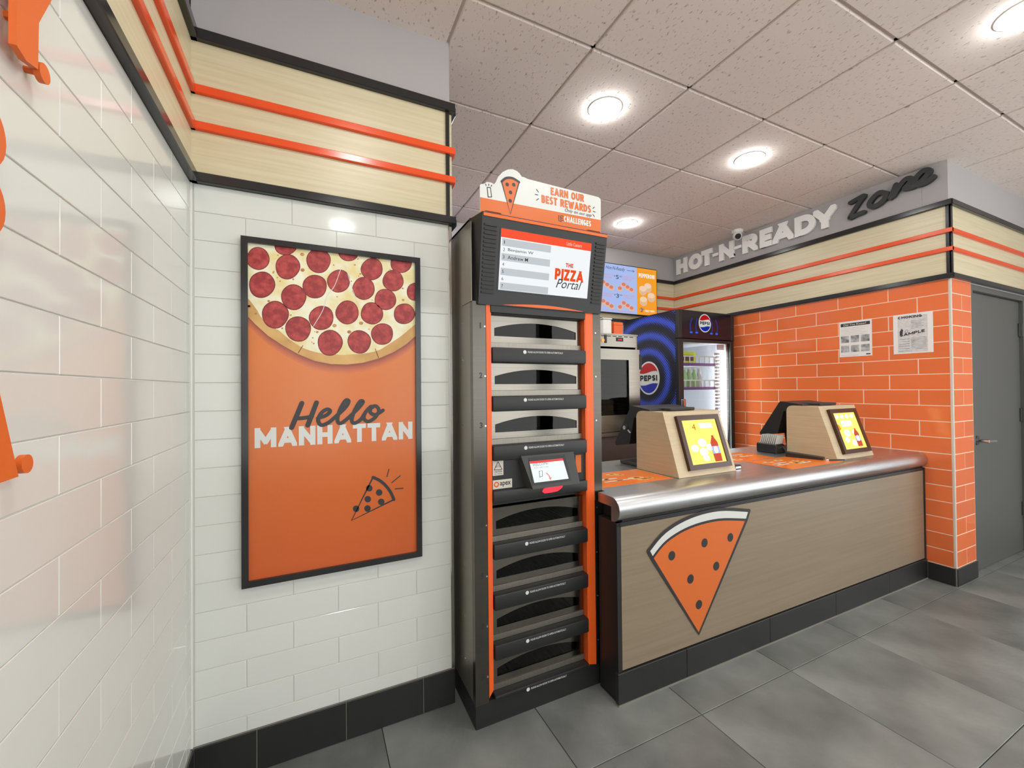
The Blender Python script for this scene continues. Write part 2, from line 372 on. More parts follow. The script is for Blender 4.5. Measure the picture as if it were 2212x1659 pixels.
def put_tile(parent, fr, a0, a1, b0, b1, d, t, bev, m, name, tilt=0.0):
    ob = bpy.data.objects.new(name, tile_mesh(a1-a0, b1-b0, t, bev, m, name)); col.objects.link(ob)
    c = fr((a0+a1)/2, (b0+b1)/2, d)
    mw = Matrix(((fr.u.x, fr.v.x, fr.n.x, c.x), (fr.u.y, fr.v.y, fr.n.y, c.y), (fr.u.z, fr.v.z, fr.n.z, c.z), (0, 0, 0, 1)))
    if tilt: mw = mw @ Matrix.Rotation(random.uniform(-tilt, tilt), 4, 'X') @ Matrix.Rotation(random.uniform(-tilt, tilt), 4, 'Y')
    ob.parent = parent; ob.matrix_basis = mw; return ob
def tile_field(parent, fr, a0, a1, lines, length, offs, gap, d, t, bev, m, tilt=0.0):
    """running-bond field; lines = heights of the bed joints from top to bottom, offs = joint offset of row parity 0 / 1"""
    for r in range(len(lines)-1):
        b1, b0 = lines[r], lines[r+1]; o = offs[r % 2]
        k = math.floor((a0-o)/length); x = o+k*length
        while x < a1-1e-4:
            l, h = max(x, a0), min(x+length, a1)
            if h-l > 0.012: put_tile(parent, fr, l+gap/2, h-gap/2, b0+gap/2, b1-gap/2, d, t, bev, m, 'tile', tilt)
            x += length
def structure(name, shape, m):
    o = obj(name, shape, m); o['kind'] = 'structure'; return o

# ------------------------------------------------------------------ room dimensions (metres)
ZC = 2.926                     # ceiling
XW = 0.945                     # free end of the poster wall
XR, YCOL, YREAR = 4.326, -0.515, 1.905
GX, GY, GS = 1.5438, -0.8584, 0.61
YF = GY-5*GS                   # shop front line behind the camera
XE = 6.3

# floor ---------------------------------------------------------------
floor = structure('floor', box(-0.12, XE, YF, YREAR+0.1, -0.12, -0.006), 'floor_grout')
ff = top_frame(-0.006)
for i in range(-1, 11):
    for j in range(-7, 5):
        x0, y0 = 0.02+0.61*i, -0.53+0.61*j
        a0, a1, b0, b1 = max(x0, 0), min(x0+0.61, XE), max(y0, YF), min(y0+0.61, YREAR)
        if a1-a0 > 0.015 and b1-b0 > 0.02: put_tile(floor, ff, a0+0.0015, a1-0.0015, b0+0.0015, b1-0.0015, 0, 0.006, 0.0012, 'floor_tile', 'tile', 0.0006)

# ceiling ---------------------------------------------------------------
ceiling = structure('ceiling', box(-0.12, XE, YF, YREAR+0.1, ZC+0.03, ZC+0.12), 'ceiling_grid')
cf = Frame((0, 0, ZC+0.02), (1, 0, 0), (0, -1, 0))
DL = [(1.849, 0.057), (3.07, 0.057), (3.07, 1.277), (1.849, 1.277), (3.07, -1.163), (1.849, -1.163), (0.629, -1.163), 
      (0.629, -2.383), (1.849, -2.383), (3.07, -2.383), (4.29, -2.383), (0.629, 1.277)]
for i in range(-3, 8):
    x = GX+GS*i
    obj('grid_bar', box(x-0.012, x+0.012, YF, YREAR, ZC+0.012, ZC+0.03), 'ceiling_grid', ceiling)
    for j in range(-5, 5):
        y = GY+GS*j
        a0, a1, b0, b1 = max(x, 0.0), min(x+GS, XE), max(y, YF), min(y+GS, YREAR)
        if a1-a0 > 0.05 and b1-b0 > 0.05: put_tile(ceiling, cf, a0+0.007, a1-0.007, -b1+0.007, -b0-0.007, 0.008, 0.012, 0.004, 'ceiling_panel', 'ceiling_panel')
for j in range(-5, 6):
    y = GY+GS*j
    if y < YREAR: obj('grid_bar', box(0, XE, y-0.012, y+0.012, ZC+0.012, ZC+0.03), 'ceiling_grid', ceiling)

# bands of wood with black and orange rails -----------------------------------
def band(parent, fn, a0, a1, e0=0.0, e1=0.0, post0=False, post1=False):
    """fn(a,b,d) plane of the wall face; rails run a0-e0 .. a1+e1"""
    def bar(nm, b0, b1, d, m, bev=0.003):
        p = [(b0, 0.0), (b0, d-bev), (b0+bev, d), (b1-bev, d), (b1, d-bev), (b1, 0.0)]
        obj(nm, prism([(q[1], q[0]) for q in p], lambda dd, b, a: fn(a, b, dd), a0-e0, a1+e1), m, parent)
    obj('wood_panel', prism([(a0, 2.12), (a1, 2.12), (a1, 2.63), (a0, 2.63)], fn, 0.0, 0.009), 'wood', parent)
    bar('black_trim', 2.607, 2.645, 0.030, 'black_trim'); bar('black_trim', 2.106, 2.140, 0.030, 'black_trim')
    bar('orange_rail', 2.419, 2.450, 0.024, 'orange_rail'); bar('orange_rail', 2.291, 2.321, 0.024, 'orange_rail')
    for flag, a in ((post0, a0), (post1, a1-0.016)):
        if flag: obj('corner_trim', prism([(a, 2.14), (a+0.016, 2.14), (a+0.016, 2.607), (a, 2.607)], fn, 0.0, 0.016), 'black_trim', parent)

# left wall ------------------------------------------------------------------
CP = 0.1001
wl_lines = [2.106]+[2.0077-CP*k for k in range(19)]+[0.150]
wall_left = structure('wall_left', box(-0.14, -0.006, YF, YREAR+0.1, 0, ZC+0.03), 'grey_paint')
lf = left_frame(-0.006)
obj('grout_bed', prism([(YF, 0), (0.006, 0), (0.006, 2.11), (YF, 2.11)], lf, 0, 0.0035), 'white_grout', wall_left)
tile_field(wall_left, lf, -2.7, -0.012, wl_lines, 0.307, (-0.525, -0.680), 0.0022, 0.0, 0.006, 0.0011, 'white_tile', 0.0012)
band(wall_left, left_frame(-0.006), YF, 0.0)
obj('corner_bead', cyl((0.0005, -0.0005, 0.15), (0.0005, -0.0005, 2.106), 0.004, 8), 'white', wall_left)
bl = structure('baseboard_left', box(-0.004, 0.004, -2.7, -0.008, 0, 0.15), 'base_grout')
for k in range(9):
    put_tile(bl, left_frame(0.003), -0.008-0.305*(k+1)+0.002, -0.008-0.305*k-0.002, 0.002, 0.149, 0, 0.006, 0.0015, 'base_tile', 'tile')

# poster wall (ahead) -----------------------------------------------------------
wall_back = structure('wall_back', box(0.0, XW-0.006, 0.006, 0.14, 0, ZC+0.03), 'grey_paint')
pf = front_frame(0.006)
obj('grout_bed', prism([(0, 0), (XW-0.008, 0), (XW-0.008, 2.11), (0, 2.11)], pf, 0, 0.0035), 'white_grout', wall_back)
tile_field(wall_back, pf, 0.008, XW-0.018, wl_lines, 0.307, (0.312, 0.162), 0.0022, 0.0, 0.006, 0.0011, 'white_tile', 0.0012)
band(wall_back, front_frame(0.006), 0.0, XW-0.012, e1=0.024, post1=True)
ef = Frame((XW-0.006, 0, 0), (0, 1, 0), (0, 0, 1))
band(wall_back, ef, 0.006, 0.14)
obj('edge_trim', box(XW-0.017, XW-0.002, -0.003, 0.012, 0.15, 2.106, 0.002), 'chrome', wall_back)
bb = structure('baseboard_back', box(0.004, XW-0.004, -0.004, 0.007, 0, 0.15), 'base_grout')
js = [0.008, 0.194, 0.496, 0.802, 0.942]
for a, b in zip(js[:-1], js[1:]): put_tile(bb, front_frame(-0.003), a+0.002, b-0.002, 0.002, 0.149, 0, 0.006, 0.0015, 'base_tile', 'tile')

# rear wall of the kitchen --------------------------------------------------------
wall_rear = structure('wall_rear', box(-0.12, XR+0.12, YREAR, YREAR+0.12, 0, ZC+0.03), 'grey_paint')
band(wall_rear, front_frame(YREAR), 0.0, XR-0.006)
obj('wall_cladding', box(0, XR, YREAR-0.004, YREAR, 0, 2.106), 'white', wall_rear)

# orange tiled wall on the right -----------------------------------------------------
OP = 0.111
wo_lines = [2.106]+[2.006-OP*k for k in range(17)]+[0.122]
wall_right = structure('wall_right', box(XR+0.006, XR+0.13, YCOL+0.141, YREAR, 0, ZC+0.03), 'grey_paint')
rf = right_frame(XR+0.006)
obj('grout_bed', prism([(-YREAR, 0), (-YCOL-0.006, 0), (-YCOL-0.006, 2.11), (-YREAR, 2.11)], rf, 0, 0.005), 'orange_grout', wall_right)
tile_field(wall_right, rf, -YREAR+0.002, -YCOL-0.010, wo_lines, 0.335, (0.170, 0.003), 0.0055, 0.0, 0.006, 0.0012, 'orange_tile', 0.0014)
band(wall_right, right_frame(XR+0.006), -YREAR, -YCOL, e1=0.018, post1=True)
obj('edge_trim', box(XR-0.003, XR+0.011, YCOL-0.003, YCOL+0.010, 0.122, 2.106, 0.002), 'light_trim', wall_right)
br = structure('baseboard_right', box(XR-0.004, XR+0.007, YCOL+0.003, -0.37, 0, 0.12), 'base_grout')
put_tile(br, right_frame(XR-0.003), 0.372, -YCOL-0.002, 0.002, 0.119, 0, 0.006, 0.0015, 'base_tile', 'tile')

# door side of the orange corner ------------------------------------------------------
DX0, DX1, DZ = 4.655, 5.72, 2.10
wall_front = structure('wall_front', join(box(XR+0.006, DX0, YCOL+0.006, YCOL+0.14, 0, ZC+0.03), box(DX0, DX1, YCOL+0.006, YCOL+0.14, DZ, ZC+0.03),
                       box(DX1, XE, YCOL+0.006, YCOL+0.14, 0, ZC+0.03)), 'grey_paint')
cfm = front_frame(YCOL+0.006)
obj('grout_bed', prism([(XR+0.006, 0), (DX0-0.004, 0), (DX0-0.004, 2.11), (XR+0.006, 2.11)], cfm, 0, 0.005), 'orange_grout', wall_front)
tile_field(wall_front, cfm, XR+0.010, DX0-0.006, wo_lines, 0.335, (4.330, 4.4975), 0.0055, 0.0, 0.006, 0.0012, 'orange_tile', 0.0014)
band(wall_front, front_frame(YCOL+0.006), XR+0.006, XE, e0=0.018, post0=True)
bf = structure('baseboard_front', box(XR-0.002, DX0-0.004, YCOL-0.004, YCOL+0.007, 0, 0.12), 'base_grout')
put_tile(bf, front_frame(YCOL-0.003), XR-0.001, DX0-0.006, 0.002, 0.119, 0, 0.006, 0.0015, 'base_tile', 'tile')

shop = [box(0, XE, YF-0.1, YF, 0, 0.55), box(0, XE, YF-0.1, YF, 2.55, ZC+0.03)]+[box(0.9+1.25*i, 1.12+1.25*i, YF-0.1, YF, 0.55, 2.55) for i in range(5)]
structure('shopfront_reflect_bars', join(*shop), 'black_trim')  # unseen dark sill, head and piers, added for the steel to reflect
structure('side_light_block', box(XE, XE+0.12, -1.95, YCOL+0.14, 0, ZC+0.03), 'grey_paint')  # unseen partial wall added to cut bright reflections on door and column
door = structure('door_1', box(DX0+0.045, DX1-0.045, YCOL+0.030, YCOL+0.072, 0.008, DZ-0.045, 0.002), 'door_grey')
for nm, s in (('door_jamb', box(DX0, DX0+0.042, YCOL+0.004, YCOL+0.12, 0, DZ, 0.003)), ('door_jamb', box(DX1-0.042, DX1, YCOL+0.004, YCOL+0.12, 0, DZ, 0.003)),
              ('door_head', box(DX0+0.042, DX1-0.042, YCOL+0.004, YCOL+0.12, DZ-0.042, DZ, 0.003))):
    obj(nm, s, 'door_grey', door)
hx, hz = DX0+0.105, 0.965
obj('handle_rose', cyl((hx, YCOL+0.03, hz), (hx, YCOL+0.012, hz), 0.034, 20), 'dark_grey', door)
hl = obj('door_handle', join(cyl((hx, YCOL+0.012, hz), (hx, YCOL-0.045, hz), 0.014, 14), cyl((hx-0.006, YCOL-0.04, hz), (hx+0.125, YCOL-0.04, hz-0.006), 0.011, 12)), 'chrome', door)
smart(hl)
for z in (1.82, 1.12, 0.35):
    obj('hinge', join(box(DX1-0.075, DX1-0.02, YCOL+0.018, YCOL+0.031, z-0.055, z+0.055, 0.002), cyl((DX1-0.046, YCOL+0.016, z-0.055), (DX1-0.046, YCOL+0.016, z+0.055), 0.009, 8)), 'dark_grey', door)

# ------------------------------------------------------------------ ceiling downlights
for n, (x, y) in enumerate(DL):
    lb = {0: 'round white recessed downlight in the ceiling above the pickup tower and poster wall end', 1: 'round white recessed downlight in the ceiling above the service counter',
          2: 'round white recessed downlight in the ceiling in front of the drinks cooler', 4: 'round white recessed downlight in the ceiling over the customer floor before the counter'}.get(n, 'round white recessed downlight elsewhere in the tiled ceiling')
    t = thing('recessed_downlight', lb, 'downlight', (x, y, ZC-0.003), 'downlights in the tiled ceiling')
    z = ZC
    smart(obj('trim_ring', lathe([(0.084, 0.0), (0.085, -0.004), (0.090, -0.004), (0.094, 0.0)], (x, y, z), 32), 'white', t))
    obj('lens', lathe([(0.0845, -0.001), (0.082, -0.009), (0.068, -0.018), (0.042, -0.024), (0.0005, -0.026)], (x, y, z), 32), 'lens', t)

# ------------------------------------------------------------------ pickup tower beside the poster wall
PX0, PX1, PY = 0.967, 1.606, -0.195
tw = thing('pickup_locker', 'tall stainless pizza pickup tower with seven numbered glass doors and a screen', 'locker', ((PX0+PX1)/2, 0.1, 0))
obj('side_panel', box(PX0, PX0+0.012, PY+0.0305, 0.42, 0.10, 2.078), 'steel_side', tw)
obj('side_panel', box(PX1-0.012, PX1, PY+0.0305, 0.42, 0.10, 2.078), 'steel_side', tw)
obj('back_panel', box(PX0, PX1, 0.42, 0.43, 0.10, 2.078), 'black_soft', tw)
obj('top_panel', box(PX0, PX1, PY+0.02, 0.43, 2.070, 2.080), 'black', tw)
obj('plinth', box(PX0+0.002, PX1-0.004, PY+0.006, 0.40, 0, 0.10), 'black', tw)
ap = obj('access_panel', box(PX0-0.0035, PX0-0.0002, PY+0.002, -0.072, 1.735, 2.062, 0.0008), 'steel_side', tw)
for z in (1.66, 1.50, 1.22, 0.96, 0.62, 0.40, 0.22):
    obj('rivet', cyl((PX0-0.002, -0.065, z), (PX0+0.002, -0.065, z), 0.004, 8), 'chrome', tw)
FXL, FXR = 1.048, 1.512                                               # inside of the door bay
obj('front_post', box(PX0, 1.025, PY, PY+0.03, 0.098, 1.735), 'steel_post_darkened', tw)
obj('front_post', box(1.559, PX1, PY, PY+0.03, 0.098, 1.735), 'steel_post_darkened', tw)
ol = obj('orange_flange', prism([(1.025, 0.118), (FXL-0.004, 0.145), (FXL-0.001, 1.735), (1.025, 1.735)], front_frame(PY), -0.05, 0.003), 'orange_metal', tw)
obj('orange_flange', join(prism([(1.520, 0.11), (1.559, 0.10), (1.559, 1.735), (1.520, 1.735)], front_frame(PY), -0.02, 0.003),
                          box(1.514, 1.520, PY-0.002, PY+0.09, 0.10, 1.735)), 'orange_metal', tw)
obj('liner', join(box(PX0+0.0125, FXL, PY+0.031, PY+0.04, 0.10, 1.735), box(1.521, PX1-0.0125, PY+0.031, PY+0.04, 0.10, 1.735)), 'black', tw)
ZN = [1.636, 1.432, 1.228, 0.822, 0.615, 0.412, 0.208]
lf0 = front_frame(PY)
DYF = PY+0.028                                                        # door front plane
for k, zn in enumerate(ZN):
    # stainless door with an arched window
    df = front_frame(DYF)
    a0, a1, b0, b1 = FXL+0.002, FXR-0.002, zn-0.062, zn+0.053
    w0, w1, wb = FXL+0.026, FXR-0.026, zn-0.036
    arch = [(w0+(w1-w0)*i/14, zn-0.002+0.029*(1-((i-7)/7.0)**2)) for i in range(15)]
    sh = [prism([(a0, b0), (a1, b0), (a1, wb), (a0, wb)], df, -0.006, 0.0), prism([(a0, wb), (w0, wb), (w0, b1), (a0, b1)], df, -0.006, 0.0),
          prism([(w1, wb), (a1, wb), (a1, b1), (w1, b1)], df, -0.006, 0.0)]
    for i in range(14): sh.append(prism([arch[i], arch[i+1], (arch[i+1][0], b1), (arch[i][0], b1)], df, -0.006, 0.0))
    dr = obj('door', join(*sh), 'steel', tw)
    obj('door_glass', prism([(w0, wb)]+[(w1, wb)]+arch[::-1], df, -0.005, -0.003), 'dark_glass', dr)
    obj('door_sill', prism([(a0, b0-0.001), (a1, b0-0.001), (a1, b0-0.024), (a0, b0-0.024)], df, -0.02, 0.004), 'steel_side', tw)
    # black bar under the door
    z1, z0 = zn-0.087, zn-0.150
    if k == 6: z0 = zn-0.105
    bar = obj('shelf_bar', box(FXL+0.001, FXR+0.003, PY-0.012, DYF+0.02, z0, z1, 0.006, 2), 'black', tw); smart(bar)
    bfm = front_frame(PY-0.0123)
    zc = z1-0.017; xl = 1.19
    obj('notice_text', join(text('PLEASE ALLOW DOOR TO OPEN AUTOMATICALLY', bfm, xl+0.022, xl+0.20, zc-0.0035, zc+0.0045, 0.0004, bold=0.012), flat(circle(xl+0.008, zc, 0.008, 16), bfm, 0.0004)), 'print_white', bar)
    obj('shelf', box(FXL, FXR, DYF+0.02, 0.41, z0-0.004, z0+0.002), 'black_soft', tw)
    rods = [cyl((FXL+0.02+i*0.024, DYF+0.03, zn-0.056), (FXL+0.02+i*0.024, 0.40, zn-0.056), 0.0022, 6) for i in range(18)]
    rods += [cyl((FXL, y, zn-0.060), (FXR, y, zn-0.060), 0.003, 6) for y in (DYF+0.04, 0.1, 0.38)]
    obj('wire_rack', join(*rods), 'chrome', tw)
    obj('number', text(str(k+1), lf0, 0.994, 1.007, zn-0.012, zn+0.012, 0.0006, bold=0.03), 'print_black', tw)
    obj('screw', cyl((1.019, PY+0.001, zn-0.003), (1.019, PY-0.0025, zn-0.003), 0.0035, 8), 'chrome', tw)
    obj('screw', cyl((1.575, PY+0.001, zn-0.003), (1.575, PY-0.0025, zn-0.003), 0.0035, 8), 'chrome', tw)
# console in the middle bay
con = obj('console_panel', box(FXL, FXR, PY+0.006, PY+0.05, 0.955, 1.080), 'black', tw)
cbar = obj('console_bar', box(FXL, FXR+0.003, PY-0.012, PY+0.05, 0.905, 0.955, 0.006, 2), 'black', tw); smart(cbar)
obj('rear_lining', box(FXL, FXR, PY+0.05, PY+0.06, 0.88, 1.14), 'black', tw)
kf = front_frame(PY+0.0058)
ca = obj('caution_sticker', prism([(1.052, 1.016), (1.100, 1.016), (1.100, 1.080), (1.052, 1.080)], kf, 0, 0.0008), 'light_trim', con)
tri = [(1.058, 1.040), (1.094, 1.040), (1.076, 1.073)]
obj('caution_print', join(*([stroke([tri[i], tri[(i+1) % 3]], 0.0028, kf, 0.0012, curve=False) for i in range(3)]
    + [stroke([(1.068+0.008*i, 1.048), (1.067+0.008*i, 1.052), (1.069+0.008*i, 1.056), (1.068+0.008*i, 1.059)], 0.0016, kf, 0.0012) for i in range(3)]
    + [text('CAUTION', kf, 1.058, 1.094, 1.028, 1.036, 0.0012, bold=0.02), text('HOT SURFACES', kf, 1.058, 1.094, 1.020, 1.025, 0.0012)])), 'print_black', con)
obj('maker_plate', prism([(1.052, 0.960), (1.140, 0.960), (1.140, 0.997), (1.052, 0.997)], kf, 0, 0.0008), 'light_trim', con)
obj('maker_ring', join(*[flat([(1.068+r*math.cos(w), 0.979+r*math.sin(w)) for r, w in ((0.012, a), (0.012, a+0.3), (0.006, a+0.3), (0.006, a))], kf, 0.0012) for a in [0.3*i for i in range(21)]]), M['print_orange'], con)
obj('maker_name', text('apex', kf, 1.084, 1.134, 0.966, 0.988, 0.0012, bold=0.02), 'print_black', con)
# tilted touch screen
s00, s10, s11, s01 = (1.212, 0.957), (1.447, 0.957), (1.428, 1.086), (1.152, 1.086)
yb, yt = PY-0.030, PY-0.012
kio = obj('touch_unit', ([(1.195, PY+0.006, 0.957), (1.455, PY+0.006, 0.957), (1.455, PY+0.006, 1.098), (1.165, PY+0.006, 1.098),
                         (1.205, PY-0.060, 0.957), (1.440, PY-0.060, 0.957), (1.432, PY-0.022, 1.092), (1.170, PY-0.022, 1.092)],
                        [(4, 5, 6, 7), (0, 1, 5, 4), (1, 2, 6, 5), (2, 3, 7, 6), (3, 0, 4, 7)]), 'dark_grey', tw)
kn = Frame((1.30, PY-0.0605, 0.957), (1, 0, 0), (0, 0.038, 0.135))
def kp(u, v): return kn.pix(u, v)
obj('screen_bezel', flat(kn.pixs([(1141, 989), (1220, 982), (1234, 1038), (1150, 1049)]), kn, 0.0008), 'black', kio)
q = kn.pixs([(1143, 997), (1215, 990), (1228, 1034), (1154, 1043)])
scr = obj('touch_screen', flat(q, kn, 0.0014), emis('touch_white', (0.93, 1.0, 1.0, 1), 1.0), kio)
obj('screen_header', flat([q[0], q[1], (q[1][0]*0.89+q[2][0]*0.11, q[1][1]*0.89+q[2][1]*0.11), (q[0][0]*0.89+q[3][0]*0.11, q[0][1]*0.89+q[3][1]*0.11)], kn, 0.0018), emis('touch_red', (0.9, 0.10, 0.10, 1), 1.0), scr)
m_ink = emis('touch_ink', (0.18, 0.24, 0.26, 1), 1.0)
wq = kn.pix(1150, 1006); we = kn.pix(1184, 1001)
obj('screen_text', join(text('WELCOME!', kn, wq[0], we[0], wq[1]-0.004, wq[1]+0.008, 0.0018, slope=0.04), text('Scan QR Code', kn, wq[0]+0.006, we[0]-0.002, wq[1]-0.013, wq[1]-0.008, 0.0018)), m_ink, scr)
ph = kn.pix(1168, 1024)
obj('phone_icon', stroke([(ph[0]-0.008, ph[1]-0.012), (ph[0]+0.006, ph[1]-0.010), (ph[0]+0.009, ph[1]+0.013), (ph[0]-0.006, ph[1]+0.013), (ph[0]-0.008, ph[1]-0.012)], 0.003, kn, 0.0018, curve=False), m_ink, scr)
ar = kn.pixs([(1180, 1022), (1185, 1027), (1188, 1033)])
obj('arrow_icon', join(stroke(ar, 0.005, kn, 0.0018), flat([(ar[2][0]-0.008, ar[2][1]+0.002), (ar[2][0]+0.008, ar[2][1]+0.004), (ar[2][0]+0.002, ar[2][1]-0.010)], kn, 0.0018)), emis('touch_pink', (0.85, 0.35, 0.30, 1), 1.0), scr)
rl = front_frame(PY-0.0125)
obj('scanner_light', prism(rl.pixs([(1171, 1062), (1174, 1056), (1184, 1051), (1198, 1048), (1214, 1049), (1211, 1054), (1203, 1060), (1190, 1063), (1175, 1065)]), rl, -0.002, 0.008), emis('scan_red', (1.0, 0.06, 0.09, 1), 1.15), cbar)
obj('orange_sticker', prism([(1.462, 0.99), (1.492, 0.99), (1.492, 1.07), (1.462, 1.07)], kf, 0, 0.001), 'print_orange', con)
# hood with the order screen
def hy(z): return -0.254-0.1605*(z-2.026)
HZ0, HZ1 = 1.722, 2.078
hx0, hx1 = 0.988, 1.600
V = [(PX0, PY+0.03, HZ0+0.012), (PX1, PY+0.03, HZ0+0.012), (PX1, PY+0.03, HZ1), (PX0, PY+0.03, HZ1),
     (hx0, hy(HZ0), HZ0), (hx1, hy(HZ0), HZ0), (hx1, hy(HZ1), HZ1), (hx0, hy(HZ1), HZ1)]
hood = obj('screen_hood', (V, [(4, 5, 6, 7), (0, 1, 5, 4), (1, 2, 6, 5), (2, 3, 7, 6), (3, 0, 4, 7)]), 'black', tw)
hf = Frame((0, hy(1.722), 1.722), (1, 0, 0), (0, hy(2.0)-hy(1.722), 2.0-1.722))
def vent(x0, x1):
    s = []
    for i in range(17):
        b = 0.045+i*0.0165; s.append(prism([(x0, b), (x1, b), (x1, b+0.008), (x0, b+0.008)], hf, 0, 0.005))
    return join(*s)
obj('vent_grille', vent(0.998, 1.052), 'black_soft', hood); obj('vent_grille', vent(1.540, 1.590), 'black_soft', hood)
obj('orange_stripe', prism([(0.992, 0.345), (1.598, 0.345), (1.598, 0.357), (0.992, 0.357)], hf, 0, 0.003), 'orange_sign', hood)
sw = [(1.10+0.40*i/12, 0.005+0.012*math.sin(math.pi*i/12)) for i in range(13)]
obj('orange_swoosh', prism([(1.10, 0.004)]+[(1.50, 0.004)]+sw[::-1], hf, 0, 0.002), 'orange_sign', hood)
lower = obj('lower_hood', box(FXL-0.006, FXR+0.006, PY-0.006, PY+0.04, 1.690, 1.730, 0.004), 'black', tw)
sx0, sx1, sb0, sb1 = 1.072, 1.516, 0.064, 0.308
obj('screen_frame', prism([(sx0-0.006, sb0-0.006), (sx1+0.006, sb0-0.006), (sx1+0.006, sb1+0.006), (sx0-0.006, sb1+0.006)], hf, 0, 0.001), 'black', hood)
ds = obj('order_screen', flat([(sx0, sb0), (sx1, sb0), (sx1, sb1), (sx0, sb1)], hf, 0.0016), emis('screen_white', (0.90, 0.93, 0.95, 1), 1.0), hood)
obj('screen_header', flat([(sx0, sb1-0.034), (sx1, sb1-0.034), (sx1, sb1), (sx0, sb1)], hf, 0.002), emis('screen_red', (1.0, 0.10, 0.045, 1), 1.0), ds)
m_g = emis('screen_grey', (0.56, 0.60, 0.63, 1), 1.0); m_k = emis('screen_ink', (0.045, 0.045, 0.05, 1), 1.0); m_o = emis('screen_orange', (0.83, 0.09, 0.02, 1), 1.0)
rh = (sb1-0.034-sb0-0.006)/7
rows = []
names = ['1', '2 Benjamin W', '3 Andrew M', '4', '5', '6', '7']
ink = []
for i in range(7):
    b1 = sb1-0.034-0.004-i*rh
    if i % 2 == 0: rows.append(flat([(sx0+0.006, b1-rh), (sx0+0.236, b1-rh), (sx0+0.236, b1), (sx0+0.006, b1)], hf, 0.002))
    nm = names[i]
    ink.append(text(nm[0], hf, sx0+0.012, sx0+0.020, b1-rh*0.72, b1-rh*0.28, 0.0026))
    if len(nm) > 1: ink.append(text(nm[2:], hf, sx0+0.034, sx0+0.034+0.0118*len(nm[2:]), b1-rh*0.74, b1-rh*0.24, 0.0026, bold=0.004))
obj('row_shade', join(*rows), m_g, ds); obj('row_text', join(*ink), m_k, ds)
obj('screen_title', join(word('THE', hf, 1.388, 1.428, 0.190, 0.208, 0.0026), word('PIZZA', hf, 1.336, 1.486, 0.132, 0.181, 0.0026)), m_o, ds)
obj('screen_script', text('Portal', hf, 1.345, 1.480, 0.098, 0.137, 0.003, shear=0.35), m_k, ds)
obj('header_text', text('Little Caesars', hf, 1.385, 1.465, sb1-0.025, sb1-0.010, 0.0026), emis('screen_hdr', (1.0, 0.62, 0.52, 1), 1.0), ds)

# ------------------------------------------------------------------ card sign on top of the tower
tf = front_frame(-0.243)
sg = thing('header_sign', 'white and orange card sign about earning rewards standing on the pickup tower', 'sign', (1.283, -0.24, 2.078))
outl = [(0.985, 2.080), (1.578, 2.080), (1.580, 2.236), (1.577, 2.246), (1.568, 2.251), (1.30, 2.256), (1.20, 2.258), (1.185, 2.262), (1.172, 2.262), (1.165, 2.272),
        (1.150, 2.281), (1.130, 2.284), (1.108, 2.278), (1.085, 2.262), (1.066, 2.240), (1.054, 2.214), (1.046, 2.204), (1.034, 2.209), (1.015, 2.207), (1.004, 2.198), (0.990, 2.194), (0.985, 2.188)]
obj('board', prism(outl, tf, -0.004, 0.0), 'print_white', sg)
obj('orange_band', flat([(0.985, 2.080), (1.578, 2.080), (1.5795, 2.147), (0.985, 2.140)], tf, 0.0004), 'print_orange', sg)
obj('headline', join(word('EARN OUR', tf, 1.312, 1.486, 2.2125, 2.246, 0.0008), word('BEST REWARDS', tf, 1.266, 1.524, 2.170, 2.204, 0.0008)), M['print_orange'], sg)
def tk(a, b, c, d): return stroke([(a, b), (c, d)], 0.0035, tf, 0.0008, curve=False)
obj('script_line', join(text('Only on our app', tf, 1.384, 1.526, 2.148, 2.167, 0.0012, shear=0.3), tk(1.242, 2.222, 1.252, 2.212), tk(1.236, 2.200, 1.249, 2.199), tk(1.242, 2.176, 1.252, 2.184),
    tk(1.534, 2.192, 1.543, 2.201), tk(1.536, 2.180, 1.548, 2.179), tk(1.534, 2.166, 1.543, 2.157)), 'print_black', sg)
obj('challenge_text', word('CHALLENGES', tf, 1.378, 1.523, 2.107, 2.133, 0.0008), 'print_white', sg)
def bracket(o, s):
    pts = [[(0, 1), (0, 0), (0.55, 0)], [(0.95, 1), (0.4, 1), (0.4, 0.25), (0.95, 0.25)], [(0.4, 0.62), (0.85, 0.62)]]
    return [stroke([(o[0]+a*s, o[1]+b*s) for a, b in p], s*0.16, tf, 0.0008, curve=False) for p in pts]
obj('challenge_mark', join(*bracket((1.352, 2.106), 0.024)), 'print_black', sg)
# plain pictogram of a phone and a pizza slice in place of the printed figure
ph = [(1.016, 2.185), (1.030, 2.187), (1.035, 2.150), (1.020, 2.147)]
obj('phone_outline', join(*[stroke([ph[i], ph[(i+1) % 4]], 0.0035, tf, 0.0009, curve=False) for i in range(4)], tk(1.012, 2.192, 1.009, 2.197), tk(1.023, 2.194, 1.023, 2.200), tk(1.033, 2.193, 1.036, 2.198)), 'print_black', sg)
obj('phone_face', flat(ph, tf, 0.0006), 'print_white', sg)
sl = [(1.118, 2.095), (1.080, 2.222), (1.100, 2.240), (1.130, 2.246), (1.160, 2.236)]
obj('slice_fill', flat(sl, tf, 0.0006), 'print_orange', sg)
obj('slice_line', join(stroke([sl[1], sl[0], sl[4]], 0.005, tf, 0.001, curve=False), stroke(sl[1:], 0.010, tf, 0.001), *[flat(circle(a, b, 0.008, 14), tf, 0.001) for a, b in ((1.105, 2.215), (1.135, 2.220), (1.120, 2.185), (1.118, 2.150))]), 'print_black', sg)
for x in (1.04, 1.535): obj('sign_clip', box(x-0.035, x+0.035, -0.25, -0.232, 2.078, 2.090, 0.002), 'clear_acrylic', sg)

